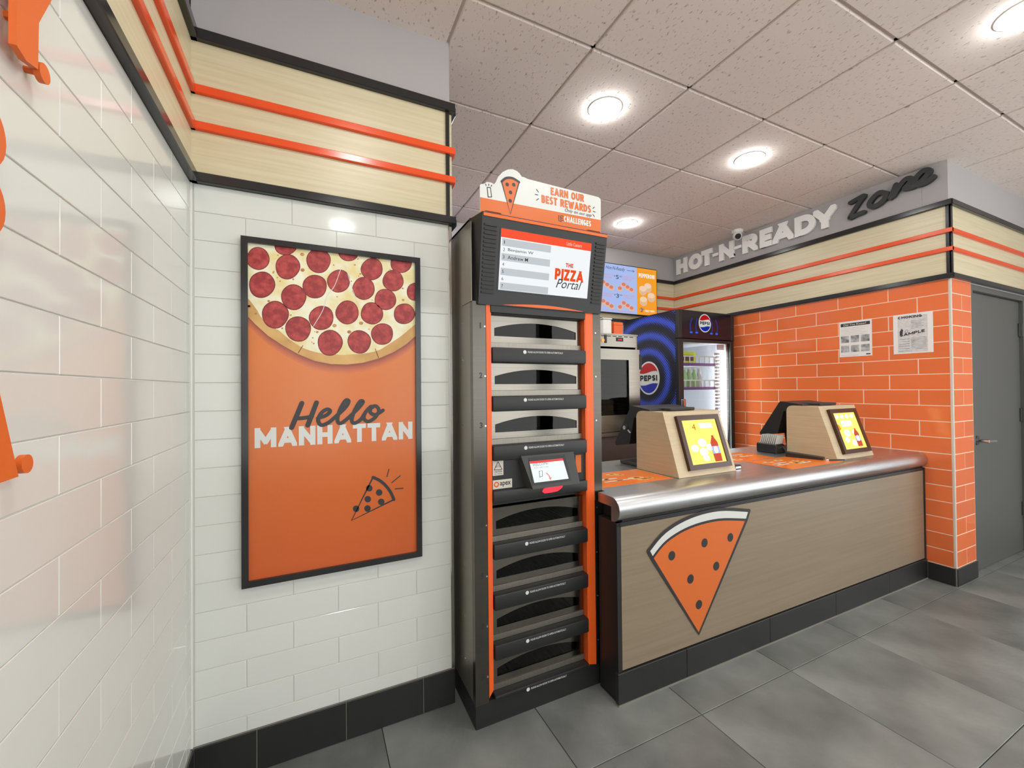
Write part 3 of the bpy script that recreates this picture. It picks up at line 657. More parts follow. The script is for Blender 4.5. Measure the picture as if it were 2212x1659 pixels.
# ------------------------------------------------------------------ framed poster
pt = thing('framed_poster', 'black framed poster of a pepperoni pizza on orange with large lettering', 'poster', (0.473, 0.0, 0.672))
X0, X1, Z0, Z1, FW = 0.150, 0.796, 0.672, 1.936, 0.0215
rails = {'t': [(X0, Z1), (X1, Z1), (X1-FW, Z1-FW), (X0+FW, Z1-FW)], 'b': [(X0, Z0), (X0+FW, Z0+FW), (X1-FW, Z0+FW), (X1, Z0)],
         'l': [(X0, Z0), (X0, Z1), (X0+FW, Z1-FW), (X0+FW, Z0+FW)], 'r': [(X1, Z0), (X1-FW, Z0+FW), (X1-FW, Z1-FW), (X1, Z1)]}
for k, poly in rails.items():
    o = obj('frame_rail', prism(poly, front_frame(-0.001), 0.0, 0.024), 'black_trim', pt)
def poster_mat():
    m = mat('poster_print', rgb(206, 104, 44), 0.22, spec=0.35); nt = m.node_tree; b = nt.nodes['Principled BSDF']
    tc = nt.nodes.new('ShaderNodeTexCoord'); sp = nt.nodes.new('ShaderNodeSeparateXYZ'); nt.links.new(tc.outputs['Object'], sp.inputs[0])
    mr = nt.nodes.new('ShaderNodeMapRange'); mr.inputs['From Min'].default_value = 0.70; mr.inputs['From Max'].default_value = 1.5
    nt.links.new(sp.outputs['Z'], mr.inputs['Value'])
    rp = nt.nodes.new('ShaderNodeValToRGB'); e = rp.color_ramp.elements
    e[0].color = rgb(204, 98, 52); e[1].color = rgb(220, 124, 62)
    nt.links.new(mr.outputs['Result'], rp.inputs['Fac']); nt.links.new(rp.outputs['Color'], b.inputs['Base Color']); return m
yp = -0.012; gf = front_frame(yp)
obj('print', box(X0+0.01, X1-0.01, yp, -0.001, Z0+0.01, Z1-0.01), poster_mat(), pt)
IX0, IX1, IZ1 = X0+FW, X1-FW, Z1-FW
zo = lambda L: gf.pixs(zoom(L, 500, 480, 5.027))
outer = zo([(170, 1015), (260, 1110), (400, 1235), (560, 1340), (720, 1430), (900, 1505), (1080, 1540), (1260, 1545), (1430, 1525), (1600, 1480), (1760, 1410), (1890, 1330), (2010, 1225)])
inner = zo([(170, 815), (230, 890), (280, 960), (330, 1040), (450, 1140), (520, 1180), (600, 1250), (700, 1320), (800, 1375), (950, 1420), (1100, 1430), (1200, 1442), (1300, 1435), (1450, 1425), (1600, 1390), (1700, 1330), (1850, 1230), (2010, 1095)])
shadow = [(a+0.004, b-0.020) for a, b in outer]
def pizza_poly(e): return clip_rect(list(e)+[(IX1+0.01, IZ1+0.02), (IX0-0.01, IZ1+0.02)], IX0, IX1, 0, IZ1)
for k, (off, cc) in enumerate(((0.034, (206, 110, 56)), (0.027, (196, 100, 52)), (0.020, (184, 90, 48)), (0.013, (166, 78, 46)), (0.007, (144, 64, 42)))):
    obj('pizza_shade', flat(pizza_poly([(a+0.002, b-off) for a, b in outer]), gf, 0.0001+0.00009*k), mat('print_shade', rgb(*cc), 0.25), pt)
pz = obj('pizza_crust', flat(pizza_poly(outer), gf, 0.0006), 'crust', pt)
obj('pizza_cheese', flat(pizza_poly(smooth_line(inner, 4)), gf, 0.0009), 'cheese', pz)
reds, rims = [], []
PEP = [(290, 395, 125), (590, 235, 128), (610, 485, 135), (945, 420, 133), (1272, 310, 118), (1525, 510, 120), (1755, 635, 115), (1840, 440, 116), (330, 680, 143), (675, 815, 138), (905, 700, 132),
       (1165, 640, 125), (1435, 720, 122), (1670, 840, 118), (2000, 755, 100), (475, 1005, 147), (725, 1160, 140), (977, 1040, 134), (1257, 980, 127), (1525, 990, 122), (1875, 995, 115), (1070, 1310, 137), (1388, 1300, 128), (1637, 1215, 120)]
for n, (a, b, r) in enumerate(PEP):
    for s, rr in ((rims, 1.0), (reds, 0.93)):
        ph0 = random.random()*6
        ring = [(a+r*rr*math.cos(w)*(1+0.03*math.sin(3*w+n)), b+r*rr*math.sin(w)*(1+0.03*math.sin(2*w+n*2))) for w in [2*math.pi*i/28 for i in range(28)]]
        poly = clip_rect(zo(ring), IX0, IX1, 0.7, IZ1)
        s.append((poly, n))
for (p, i), (q, _) in zip(rims, reds):
    obj('pepperoni_rim', flat(p, gf, 0.0011+0.00001*(i % 3)), 'pepperoni_rim', pz); obj('pepperoni', flat(q, gf, 0.0014+0.00001*(i % 3)), 'pepperoni', pz)
spots = []
for _ in range(150):
    a, b, r = random.uniform(190, 1980), random.uniform(330, 1400), random.choice((7, 9, 12, 15, 24))
    if all((a-x)**2+(b-y)**2 > (q+r)**2 for x, y, q in PEP) and b < 830+600*(1-((a-1150)/1000.0)**2)**0.5-40:
        spots.append(flat(zo([(a+r*math.cos(w), b+r*0.8*math.sin(w)) for w in [i*0.785 for i in range(8)]]), gf, 0.0012))
obj('toasted_spots', join(*spots), 'toast', pz)
cuts = [[(1190, 500), (1120, 690), (1040, 800), (990, 960), (890, 1130)], [(1240, 480), (1310, 720), (1390, 920)], [(775, 1340), (725, 1420)], [(1560, 1375), (1600, 1480)]]
obj('slice_cut', join(*[stroke(zo(c), 0.0022, gf, 0.0016) for c in cuts[:2]]), 'print_white', pz)
obj('crust_cut', join(*[stroke(zo(c), 0.0022, gf, 0.0016) for c in cuts[2:]]), 'pepperoni_rim', pz)
z2 = lambda L: gf.pixs(zoom(L, 500, 800, 3.386))
ml, mr_ = gf.pix(550, 968), gf.pix(891, 948); mt = gf.pix(550, 925)
obj('city_lettering', word('MANHATTAN', gf, ml[0], mr_[0], (ml[1]+mr_[1])/2, mt[1], 0.0006), 'print_white', pt)
HELLO = [[(515, 240), (478, 330), (440, 420)], [(622, 236), (590, 320), (558, 402)], [(468, 352), (530, 348), (590, 336)],
         [(632, 350), (690, 330), (722, 300), (700, 285), (660, 310), (634, 360), (655, 400), (705, 385), (755, 345), (830, 275), (858, 228), (835, 220), (795, 285), (775, 355), (792, 388), (840, 360),
          (925, 280), (962, 232), (940, 228), (900, 295), (880, 360), (898, 386), (945, 360), (985, 300), (1020, 264)],
         [(1035, 268), (985, 300), (968, 350), (1000, 374), (1050, 345), (1078, 295), (1058, 262), (1025, 270), (1015, 305), (1045, 325), (1080, 312), (1108, 292)]]
obj('greeting_script', join(*[stroke(z2(s), 0.0175 if i < 2 else 0.0145, gf, 0.0011) for i, s in enumerate(HELLO)]), 'print_black', pt)
sl = z2([(878, 1098), (1035, 782), (1085, 806), (1130, 845), (1165, 893), (1188, 945)])
obj('slice_line', join(stroke(sl[1:], 0.012, gf, 0.0008), stroke([sl[1], sl[0], sl[-1]], 0.0065, gf, 0.0008, curve=False),
    *[flat(z2([(a+24*math.cos(w), b+24*math.sin(w)) for w in [i*0.45 for i in range(14)]]), gf, 0.0008) for a, b in ((1008, 862), (1080, 893), (997, 942), (1095, 962), (912, 1012), (995, 1010))],
    *[stroke(z2(s), 0.004, gf, 0.0008, curve=False) for s in ([(1152, 722), (1137, 778)], [(1235, 770), (1172, 822)], [(1255, 862), (1197, 867)])]), 'print_black', pt)

# ------------------------------------------------------------------ service counter
def sk(shape): return [(x, y-0.0085*(x-1.575), z) for x, y, z in shape[0]], shape[1]
CX0, CX1 = 1.575, XR-0.004
ct = thing('service_counter', 'wood panelled service counter with black kick plate running to the orange wall', 'counter', (2.95, 0.03, 0))
obj('body', sk(box(1.612, CX1, -0.326, 0.40, 0.0, 0.848)), 'black', ct)
obj('end_panel', sk(box(CX0, 1.612, -0.326, -0.205, 0.0, 0.785)), 'black', ct)
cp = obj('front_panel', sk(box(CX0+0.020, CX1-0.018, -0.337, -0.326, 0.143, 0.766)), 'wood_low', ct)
obj('corner_post', sk(box(CX0-0.002, CX0+0.019, -0.336, -0.322, 0.0, 0.785)), 'black', ct)
obj('corner_post', sk(box(CX1-0.017, CX1, -0.341, -0.322, 0.0, 0.785)), 'black', ct)
obj('top_strip', sk(box(CX0, CX1, -0.336, -0.322, 0.767, 0.785)), 'black', ct)
kx = [CX0-0.012, 1.97, 2.58, 3.19, 3.80, CX1]
for a, b in zip(kx[:-1], kx[1:]): obj('kick_tile', sk(box(a+0.001, b-0.001, -0.346, -0.326, 0.006, 0.138, 0.0015)), 'base_tile', ct)
obj('sealant', sk(box(CX0-0.012, CX1, -0.349, -0.33, 0.0, 0.006)), 'base_grout', ct)
# plain slice decal on the panel
pfr = front_frame(-0.3405); pp = lambda L: pfr.pixs(L)
def skd(shape): return [(x, y-0.0085*(x-1.575), z) for x, y, z in shape[0]], shape[1]
tip, arc = (1508, 1368), [(1408, 1206), (1440, 1168), (1490, 1138), (1550, 1122), (1610, 1122)]
crust = [(1400, 1190), (1436, 1148), (1490, 1116), (1552, 1100), (1616, 1102)]
obj('decal_slice', skd(flat(pp([tip]+arc), pfr, 0.0004)), 'print_orange', cp)
obj('decal_crust', skd(flat(pp(arc+crust[::-1]), pfr, 0.0004)), 'print_white', cp)
obj('decal_line', skd(join(stroke(pp([arc[0], tip, arc[-1]]), 0.016, pfr, 0.0008, curve=False), stroke(pp(arc), 0.012, pfr, 0.0008), stroke(pp(crust), 0.016, pfr, 0.0008),
    stroke(pp([crust[0], arc[0]]), 0.016, pfr, 0.0008, curve=False), stroke(pp([crust[-1], arc[-1]]), 0.016, pfr, 0.0008, curve=False),
    *[flat(circle(*pfr.pix(u, v), 0.022, 18), pfr, 0.0008) for u, v in ((1450, 1200), (1520, 1172), (1575, 1160), (1490, 1250), (1545, 1222), (1508, 1305))])), 'print_black', cp)
top = [(0.43, 0.850), (0.43, 0.893), (-0.303, 0.893)]+[(-0.303-0.054*math.sin(w), 0.839+0.054*math.cos(w)) for w in [math.pi*i/14 for i in range(1, 14)]]+[(-0.303, 0.785), (-0.300, 0.786), (-0.300, 0.850)]
top2 = [(-0.207, 0.850), (-0.207, 0.893)]+top[2:]
wt = smart(obj('worktop', sk(join(prism(top, lambda y, z, x: (x, y, z), 1.612, CX1), prism(top2, lambda y, z, x: (x, y, z), CX0-0.002, 1.6121))), 'steel_top'), 30)
tag(wt, 'brushed stainless worktop with rounded front edge on the service counter', 'worktop')

# ------------------------------------------------------------------ mats on the counter
ZT = 0.8935
def food_mat(label, x0, x1, y0, y1, seed):
    t = thing('counter_mat', label, 'mat', ((x0+x1)/2, (y0+y1)/2, ZT), 'printed mats lying on the counter')
    fr = top_frame(ZT); rnd = random.Random(seed)
    obj('sheet', box(x0, x1, y0, y1, ZT, ZT+0.0015), 'mat_orange', t)
    a, b, c = [], [], []
    for _ in range(9):
        x, y, r = rnd.uniform(x0+0.06, x1-0.08), rnd.uniform(y0+0.05, y1-0.05), rnd.uniform(0.018, 0.035)
        a.append(flat(circle(x, y, r*1.5, 14, r*0.8), fr, 0.0019)); b.append(flat(circle(x+0.008, y+0.004, r*0.6, 10, r*0.35), fr, 0.0023))
    for _ in range(3):
        x, y = rnd.uniform(x0+0.03, x1-0.16), rnd.uniform(y0+0.03, y1-0.03); c.append(flat([(x, y), (x+0.12, y), (x+0.12, y+0.014), (x, y+0.014)], fr, 0.0021))
    each('food_print', a, 'mat_tan', t); each('topping_print', b, 'mat_brown', t); each('word_print', c, 'print_white', t)
M['mat_orange'] = mat('mat_orange', rgb(240, 122, 40), 0.22); M['mat_tan'] = mat('mat_tan', rgb(240, 178, 104), 0.3); M['mat_brown'] = mat('mat_brown', rgb(150, 56, 26), 0.3)
food_mat('orange food print mat lying between the pickup tower and a display housing', 1.62, 2.105, -0.155, 0.125, 1)
food_mat('orange food print mat under the card reader', 2.885, 3.418, -0.300, -0.02, 2)
food_mat('orange food print mat behind the card reader mat beside a receipt printer', 2.74, 3.20, 0.0, 0.26, 3)

# ------------------------------------------------------------------ display housings on the counter
def housing(x0, y0, w, label, kind, dy=0.0):
    """slanted wood box with a lit customer screen; x0,y0 = front left bottom corner"""
    z = ZT+0.001
    t = thing('display_housing', label, 'display housing', (x0+w/2, y0+0.15, z), 'customer displays on the counter')
    prof = [(0.0, 0.0), (0.318, 0.0), (0.318, 0.305), (0.313, 0.325), (0.300, 0.338), (0.282, 0.343), (0.110, 0.343)]   # (depth, height)
    side = lambda d, h, x: (x, y0+d, z+h)
    obj('side_panel', prism(prof, side, x0, x0+0.018), 'wood_box', t); obj('side_panel', prism(prof, side, x0+w-0.018, x0+w), 'wood_box', t)
    fr = Frame((x0, y0, z), (1, 0, 0), (0, 0.110, 0.343)); L = math.hypot(0.11, 0.343)
    fp = obj('front_panel', prism([(0.018, 0.0), (w-0.018, 0.0), (w-0.018, L), (0.018, L)], fr, -0.018, 0.0), 'wood_box', t)
    obj('top_panel', box(x0+0.018, x0+w-0.018, y0+0.108, y0+0.28, z+0.325, z+0.342), 'wood_box', t)
    a0, a1, b0, b1 = 0.075, w-0.042, 0.030, L-0.028
    fb = 0.028
    for poly in ([(a0, b0), (a1, b0), (a1-fb, b0+fb), (a0+fb, b0+fb)], [(a0, b1), (a0+fb, b1-fb), (a1-fb, b1-fb), (a1, b1)], [(a0, b0), (a0+fb, b0+fb), (a0+fb, b1-fb), (a0, b1)], [(a1, b0), (a1, b1), (a1-fb, b1-fb), (a1-fb, b0+fb)]):
        obj('screen_bezel', prism(poly, fr, 0.0, 0.020), 'bezel', fp)
    sc = obj('screen', flat([(a0+fb, b0+fb), (a1-fb, b0+fb), (a1-fb, b1-fb), (a0+fb, b1-fb)], fr, 0.012), 'pos_yellow', fp)
    W, H = a1-a0-2*fb, b1-b0-2*fb; o = (a0+fb, b0+fb)
    P = lambda s, q: (o[0]+s*W, o[1]+q*H)
    def ell(s, q, r): return flat([(P(s, q)[0]+r*math.cos(k*0.4), P(s, q)[1]+0.7*r*math.sin(k*0.4)) for k in range(16)], fr, 0.0126)
    if kind == 1:
        each('food_picture', [ell(0.20, 0.36, 0.030), ell(0.44, 0.47, 0.033), ell(0.62, 0.36, 0.028), ell(0.42, 0.26, 0.034), ell(0.45, 0.12, 0.025)], 'pos_white', sc)
        obj('price_panel', flat([P(0.48, 0.80), P(0.86, 0.80), P(0.86, 0.92), P(0.48, 0.92)], fr, 0.0126), 'pos_white', sc)
        obj('price_figure', text('4', fr, P(0.27, 0)[0], P(0.37, 0)[0], P(0, 0.77)[1], P(0, 0.91)[1], 0.0126, bold=0.0), 'pos_brown', sc)
    else:
        each('food_picture', [ell(0.16+0.22*k, 0.90, 0.022) for k in range(4)]+[ell(0.35, 0.44, 0.036), ell(0.66, 0.46, 0.022), ell(0.52, 0.16, 0.030), ell(0.26, 0.26, 0.028)], 'pos_white', sc)
        obj('price_panel', flat([P(0.24, 0.62), P(0.72, 0.62), P(0.72, 0.78), P(0.24, 0.78)], fr, 0.0126), 'pos_white', sc)
        obj('slice_picture', flat([P(0.02, 0.50), P(0.16, 0.56), P(0.10, 0.68), P(0.0, 0.70)], fr, 0.0126), 'pos_orange', sc)
    bx, by = (0.78, 0.02) if kind == 1 else (0.74, 0.05)
    hh = 0.60 if kind == 1 else 0.50
    bot = [(-0.10, 0), (0.10, 0), (0.11, 0.35), (0.10, 0.6), (0.10, 0.72), (0.035, 0.92), (0.03, 1.0), (-0.03, 1.0), (-0.035, 0.92), (-0.10, 0.72), (-0.10, 0.6), (-0.11, 0.35)]
    bp = obj('bottle_picture', flat([P(bx+a*1.05, by+b*hh) for a, b in bot], fr, 0.0128), 'pos_cola', sc)
    obj('bottle_label', flat([P(bx-0.11, by+hh*0.30), P(bx+0.11, by+hh*0.30), P(bx+0.11, by+hh*0.58), P(bx-0.11, by+hh*0.58)], fr, 0.0132), 'pos_blue', sc)
    obj('bottle_mark', flat([(P(bx, by+hh*0.44)[0]+0.016*math.cos(k*0.4), P(bx, by+hh*0.44)[1]+0.02*math.sin(k*0.4)) for k in range(16)], fr, 0.0136), 'pos_white', sc)
    return t
M['bezel'] = mat('bezel', rgb(66, 34, 16), 0.25)
M['pos_yellow'] = emis('pos_yellow', (1.0, 0.67, 0.15, 1), 1.55); M['pos_white'] = emis('pos_white', (1.0, 0.93, 0.58, 1), 2.0); M['pos_brown'] = emis('pos_brown', (0.55, 0.16, 0.02, 1), 1.0)
M['pos_orange'] = emis('pos_orange', (0.95, 0.30, 0.02, 1), 1.2); M['pos_cola'] = emis('pos_cola', (0.62, 0.10, 0.05, 1), 1.1); M['pos_blue'] = emis('pos_blue', (0.45, 0.50, 0.95, 1), 1.2)
housing(2.121, -0.178, 0.447, 'wooden display housing with a lit screen showing the figure 4, beside the pickup tower', 1)
housing(3.430, -0.262, 0.440, 'wooden display housing with a lit food screen beside the orange tiled wall', 2)

def till(x0, y0, w, label):
    z = ZT
    t = thing('till_monitor', label, 'till', (x0+w/2, y0+0.05, z), 'tills behind the display housings')
    side = lambda d, h, x: (x, y0+d, z+h)
    bd = obj('monitor', prism([(-0.10, 0.352), (0.052, 0.372), (0.062, 0.362), (0.212, 0.128), (0.200, 0.112), (0.075, 0.135), (0.030, 0.300), (-0.10, 0.342)], side, x0, x0+w), 'black', t)
    obj('screen', prism([(0.0642, 0.358), (0.2095, 0.133), (0.2105, 0.134), (0.0652, 0.359)], side, x0+0.02, x0+w-0.02), 'black_trim', bd)
    obj('hood', box(x0+0.10, x0+w-0.06, y0-0.16, y0+0.03, z+0.345, z+0.362, 0.004), 'black_soft', bd)
    obj('column', prism([(0.02, 0.02), (0.09, 0.02), (0.115, 0.20), (0.07, 0.22)], side, x0+w/2-0.05, x0+w/2+0.05), 'black', t)
    obj('base_plate', box(x0+0.02, x0+w-0.02, y0-0.01, y0+0.19, z, z+0.022, 0.005), 'dark_grey', t)
    return t, bd
t1, b1 = till(2.140, 0.150, 0.36, 'black till monitor behind the housing that stands beside the pickup tower')
obj('card_slot', join(cyl((2.135, 0.245, ZT+0.235), (2.118, 0.245, ZT+0.235), 0.013, 12), cyl((2.122, 0.215, ZT+0.222), (2.120, 0.190, ZT+0.205), 0.005, 8)), 'chrome', b1)
till(3.452, 0.060, 0.36, 'black till monitor behind the housing beside the orange wall')
rp = thing('receipt_printer', 'low black receipt printer with white paper slips, beside the orange wall housing', 'printer', (3.40, 0.16, ZT))
obj('body', box(3.355, 3.45, 0.085, 0.235, ZT, ZT+0.066, 0.006), 'black', rp)
slips = []
for i in range(9):
    y = 0.098+i*0.014
    slips.append(([(3.365, y, ZT+0.066), (3.44, y, ZT+0.066), (3.44, y-0.018, ZT+0.130), (3.365, y-0.018, ZT+0.130), (3.365, y+0.004, ZT+0.066), (3.44, y+0.004, ZT+0.066), (3.44, y-0.014, ZT+0.130), (3.365, y-0.014, ZT+0.130)],
                  [(0, 1, 2, 3), (5, 4, 7, 6), (3, 2, 6, 7), (0, 3, 7, 4), (1, 5, 6, 2)]))
for s in slips: obj('paper_slip', s, 'print_white', rp)
cr = thing('card_reader', 'small black card reader on a cord beside the wooden housing', 'card reader', (3.345, -0.11, ZT+0.002))
cz = ZT+0.0025
smart(obj('body', ([(3.285, -0.02, cz), (3.345, 0.0, cz), (3.405, -0.20, cz), (3.345, -0.22, cz), (3.285, -0.02, cz+0.030), (3.345, 0.0, cz+0.030), (3.405, -0.20, cz+0.014), (3.345, -0.22, cz+0.014)],
          [(3, 2, 1, 0), (4, 5, 6, 7), (0, 1, 5, 4), (1, 2, 6, 5), (2, 3, 7, 6), (3, 0, 4, 7)]), 'black', cr))
obj('cord', tube([(3.318, -0.012, cz+0.02), (3.318, 0.015, cz+0.06), (3.318, 0.045, cz+0.045), (3.318, 0.055, cz+0.02), (3.318, 0.060, cz+0.004)], 0.004), 'black', cr)
pn = thing('pen', 'thin black stylus lying in front of the card reader', 'pen', (3.40, -0.27, ZT+0.006))
obj('barrel', cyl((3.36, -0.245, ZT+0.006), (3.46, -0.285, ZT+0.006), 0.004, 8), 'black', pn); obj('tip', cyl((3.345, -0.239, ZT+0.006), (3.36, -0.245, ZT+0.006), 0.004, 8), 'white', pn)
sc_ = thing('barcode_scanner', 'small black scanner lying on the counter between the two display housings', 'scanner', (2.63, -0.12, ZT))
obj('body', box(2.585, 2.66, -0.15, -0.08, ZT, ZT+0.022, 0.006), 'black', sc_); obj('window', box(2.60, 2.645, -0.153, -0.149, ZT+0.004, ZT+0.016), 'chrome', sc_)

# ------------------------------------------------------------------ drinks cooler in the corner
QX0, QX1, QY, QB, QT = 3.509, 4.288, 1.10, 1.86, 2.116
ck = thing('drinks_cooler', 'tall black and blue glass door drinks cooler in the corner by the orange wall', 'cooler', ((QX0+QX1)/2, (QY+QB)/2, 0))
def cooler_mat():
    m = mat('cooler_print', rgb(30, 32, 44), 0.35); nt = m.node_tree; b = nt.nodes['Principled BSDF']
    tc = nt.nodes.new('ShaderNodeTexCoord'); sp = nt.nodes.new('ShaderNodeSeparateXYZ'); nt.links.new(tc.outputs['Object'], sp.inputs[0])
    def math_(op, a, bb=None, c=None):
        n = nt.nodes.new('ShaderNodeMath'); n.operation = op
        for i, x in enumerate((a, bb, c)):
            if x is None: continue
            if isinstance(x, (int, float)): n.inputs[i].default_value = x
            else: nt.links.new(x, n.inputs[i])
        return n.outputs[0]
    Y, Z = sp.outputs['Y'], sp.outputs['Z']
    dy, dz = math_('SUBTRACT', Y, 1.50), math_('SUBTRACT', Z, 1.47)
    R = math_('SQRT', math_('ADD', math_('MULTIPLY', dy, dy), math_('MULTIPLY', dz, dz)))
    ring = math_('MULTIPLY', math_('ADD', math_('SINE', math_('ADD', math_('MULTIPLY', R, 39.0), 3.4)), 1.0), 0.5)      # soft rings round the emblem
    p = 0.027
    u1 = math_('PINGPONG', math_('DIVIDE', math_('ADD', Y, Z), p), 0.5); v1 = math_('PINGPONG', math_('DIVIDE', math_('SUBTRACT', Y, Z), p), 0.5)
    dot = math_('SQRT', math_('ADD', math_('MULTIPLY', u1, u1), math_('MULTIPLY', v1, v1)))
    on = math_('LESS_THAN', dot, math_('MULTIPLY', ring, 0.56))
    rp = nt.nodes.new('ShaderNodeMix'); rp.data_type = 'RGBA'; rp.inputs[6].default_value = rgb(24, 27, 42); rp.inputs[7].default_value = rgb(60, 84, 204)
    nt.links.new(on, rp.inputs[0]); nt.links.new(rp.outputs[2], b.inputs['Base Color']); return m
obj('side_panel', box(QX0, QX0+0.03, QY+0.03, QB, 0.12, QT), cooler_mat(), ck)
obj('side_panel', box(QX1-0.03, QX1, QY+0.03, QB, 0.12, QT), 'black', ck)
obj('back_panel', box(QX0+0.03, QX1-0.03, QB-0.04, QB, 0.12, QT), 'cooler_inside', ck)
obj('top_panel', box(QX0, QX1, QY+0.03, QB, QT-0.004, QT), 'black', ck)
obj('ceiling_panel', box(QX0+0.03, QX1-0.03, QY+0.05, QB-0.04, 1.825, 1.835), 'cooler_inside', ck)
obj('inner_lining', box(QX0+0.03, QX0+0.034, QY+0.05, QB-0.04, 0.25, 1.825), 'cooler_inside', ck)
obj('inner_lining', box(QX1-0.034, QX1-0.03, QY+0.05, QB-0.04, 0.25, 1.825), 'cooler_inside', ck)
obj('plinth', box(QX0+0.01, QX1-0.01, QY+0.05, QB, 0, 0.25), 'black', ck)
hd = obj('header', box(QX0, QX1, QY, QY+0.04, 1.838, QT, 0.006), 'header_print', ck) if False else None
M['header_print'] = mat('header_print', rgb(26, 24, 38), 0.2)
hd = obj('header', box(QX0, QX1, QY-0.012, QY+0.035, 1.842, QT, 0.010, 2), 'header_print', ck)
hfr = front_frame(QY-0.0125)
obj('header_edge', box(QX0-0.001, QX0+0.045, QY-0.014, QY+0.03, 1.842, QT-0.001, 0.003), 'black_soft', hd)
obj('header_edge', box(QX1-0.045, QX1+0.001, QY-0.014, QY+0.03, 1.842, QT-0.001, 0.003), 'black_soft', hd)
def emblem(parent, fr, cx, cz, rx, rz, d, lit):
    g = lambda c: emis('emblem', c, 0.75) if lit else mat('emblem', c, 0.35)
    em = obj('emblem', flat(circle(cx, cz, rx, 32, rz), fr, d), g(rgb(232, 232, 226)), parent)
    def cap(sgn, k0, lift):
        pts = []
        for i in range(17):
            s = -1+2*i/16.0; pts.append((cx+rx*0.90*s*0.97, cz+sgn*rz*k0+rz*lift*math.sin(s*2.6)))
        arc = [(cx+rx*0.90*math.cos(w), cz+sgn*rz*0.90*math.sin(w)) for w in [0.36+(math.pi-0.72)*i/16 for i in range(17)]]
        a = [p for p in pts if ((p[0]-cx)/(rx*0.9))**2+((p[1]-cz)/(rz*0.9))**2 < 1.0]
        return flat(a+arc, fr, d+0.0012)
    obj('emblem_cap', cap(1, 0.34, 0.07), g(rgb(196, 30, 36)), em); obj('emblem_bowl', cap(-1, 0.38, 0.07), g(rgb(34, 48, 176)), em)
    obj('emblem_word', word('PEPSI', fr, cx-rx*0.80, cx+rx*0.80, cz-rz*0.17, cz+rz*0.17, d+0.0012), g(rgb(24, 26, 32)), em)
emblem(hd, hfr, 3.864, 2.000, 0.086, 0.090, 0.0006, True)
M['blue_glow'] = emis('blue_glow', (0.02, 0.06, 0.75, 1), 0.55); M['blue_tip'] = emis('blue_tip', (0.03, 0.16, 0.95, 1), 0.9)
arcs = []
for s, dx in ((-1, 0.115), (-1, 0.190), (1, 0.090), (1, 0.165)):
    x = 3.864+s*dx
    arcs.append(stroke([(x, 1.905), (x+s*0.012, 1.950), (x+s*0.006, 2.000), (x-s*0.010, 2.035)], 0.020, hfr, 0.0006))
    obj('blue_light', flat(circle(x, 1.902, 0.020, 14, 0.009), hfr, 0.001), 'blue_tip', hd)
each('blue_arc', arcs, mat('blue_arc', rgb(34, 44, 128), 0.3), hd)
emblem(ck, end_frame(QX0-0.0005), -1.485, 1.470, 0.152, 0.172, 0.0006, False)
# glazed door
for s in (box(QX0+0.001, QX0+0.064, QY-0.010, QY+0.045, 0.14, 1.838, 0.004), box(QX1-0.052, QX1-0.001, QY-0.010, QY+0.045, 0.14, 1.838, 0.004),
          box(QX0+0.064, QX1-0.052, QY-0.010, QY+0.045, 1.812, 1.838, 0.003), box(QX0+0.064, QX1-0.052, QY-0.010, QY+0.045, 0.14, 0.22, 0.003)):
    obj('door_frame', s, 'black', ck)
obj('door_glass', box(QX0+0.064, QX1-0.052, QY+0.002, QY+0.006, 0.22, 1.812), 'door_glass', ck)
obj('door_handle', box(QX0+0.012, QX0+0.052, QY-0.045, QY-0.010, 1.19, 1.262, 0.008, 2), 'chrome', ck)
LX = 4.135
obj('led_strip', box(LX+0.045, LX+0.075, QY+0.055, QY+0.075, 0.28, 1.74), 'led', ck)
fins = [prism([(LX-0.012, z), (LX+0.044, z+0.008), (LX+0.044, z+0.020), (LX-0.012, z+0.024)], front_frame(QY+0.07), -0.02, 0.01) for z in [0.30+0.035*i for i in range(41)]]
obj('shelf_standard', join(*fins), 'cooler_inside', ck)
obj('temperature_tag', box(LX-0.02, LX+0.085, QY+0.05, QY+0.054, 1.752, 1.805), mat('tag_pink', rgb(206, 190, 196), 0.5), ck)
for z in (1.600, 1.360, 1.090, 0.80):
    shf = obj('shelf', box(QX0+0.036, LX-0.02, QY+0.10, QB-0.06, z-0.006, z), 'wire_white', ck)
    obj('price_rail', box(QX0+0.036, LX, QY+0.085, QY+0.10, z-0.014, z+0.014), 'purple', shf)
    if z > 1.2:
        g = [cyl((QX0+0.036, QY+0.092, z+0.082), (LX, QY+0.092, z+0.082), 0.007, 8)]
        g += [cyl((QX0+0.05+i*0.070, QY+0.092, z+0.012), (QX0+0.05+i*0.070, QY+0.092, z+0.082), 0.0055, 6) for i in range(9)]
        obj('wire_guard', join(*g), 'wire_white', shf)
def bottle(x, y, z, h, label, glass, capm, group):
    t = thing('drink_bottle', label, 'bottle', (x, y, z), group); r = 0.032
    smart(obj('bottle_body', lathe([(0.002, 0.001), (r*0.9, 0.001), (r, h*0.06), (r, h*0.28), (r*0.93, h*0.36), (r, h*0.5), (r*0.95, h*0.6), (r*0.42, h*0.84), (r*0.40, h*0.92), (0.002, h*0.92)], (x, y, z), 14), glass, t), 50)
    obj('bottle_cap', cyl((x, y, z+h*0.92), (x, y, z+h), r*0.45, 10), capm, t)
for i in range(6):
    bottle(3.625+0.070*i, QY+0.16, 1.3605, 0.205, 'pale green drink bottle standing in the row on the middle cooler shelf', 'green_glass' if i < 5 else 'clear_plastic', 'white', 'bottles in the middle row of the cooler')
bottle(3.645, QY+0.17, 1.0905, 0.185, 'single clear drink bottle on the lower cooler shelf', 'clear_plastic', 'white', None)
bx_ = thing('drink_carton', 'lime green drinks carton lying on the top cooler shelf', 'carton', (3.80, QY+0.22, 1.6005))
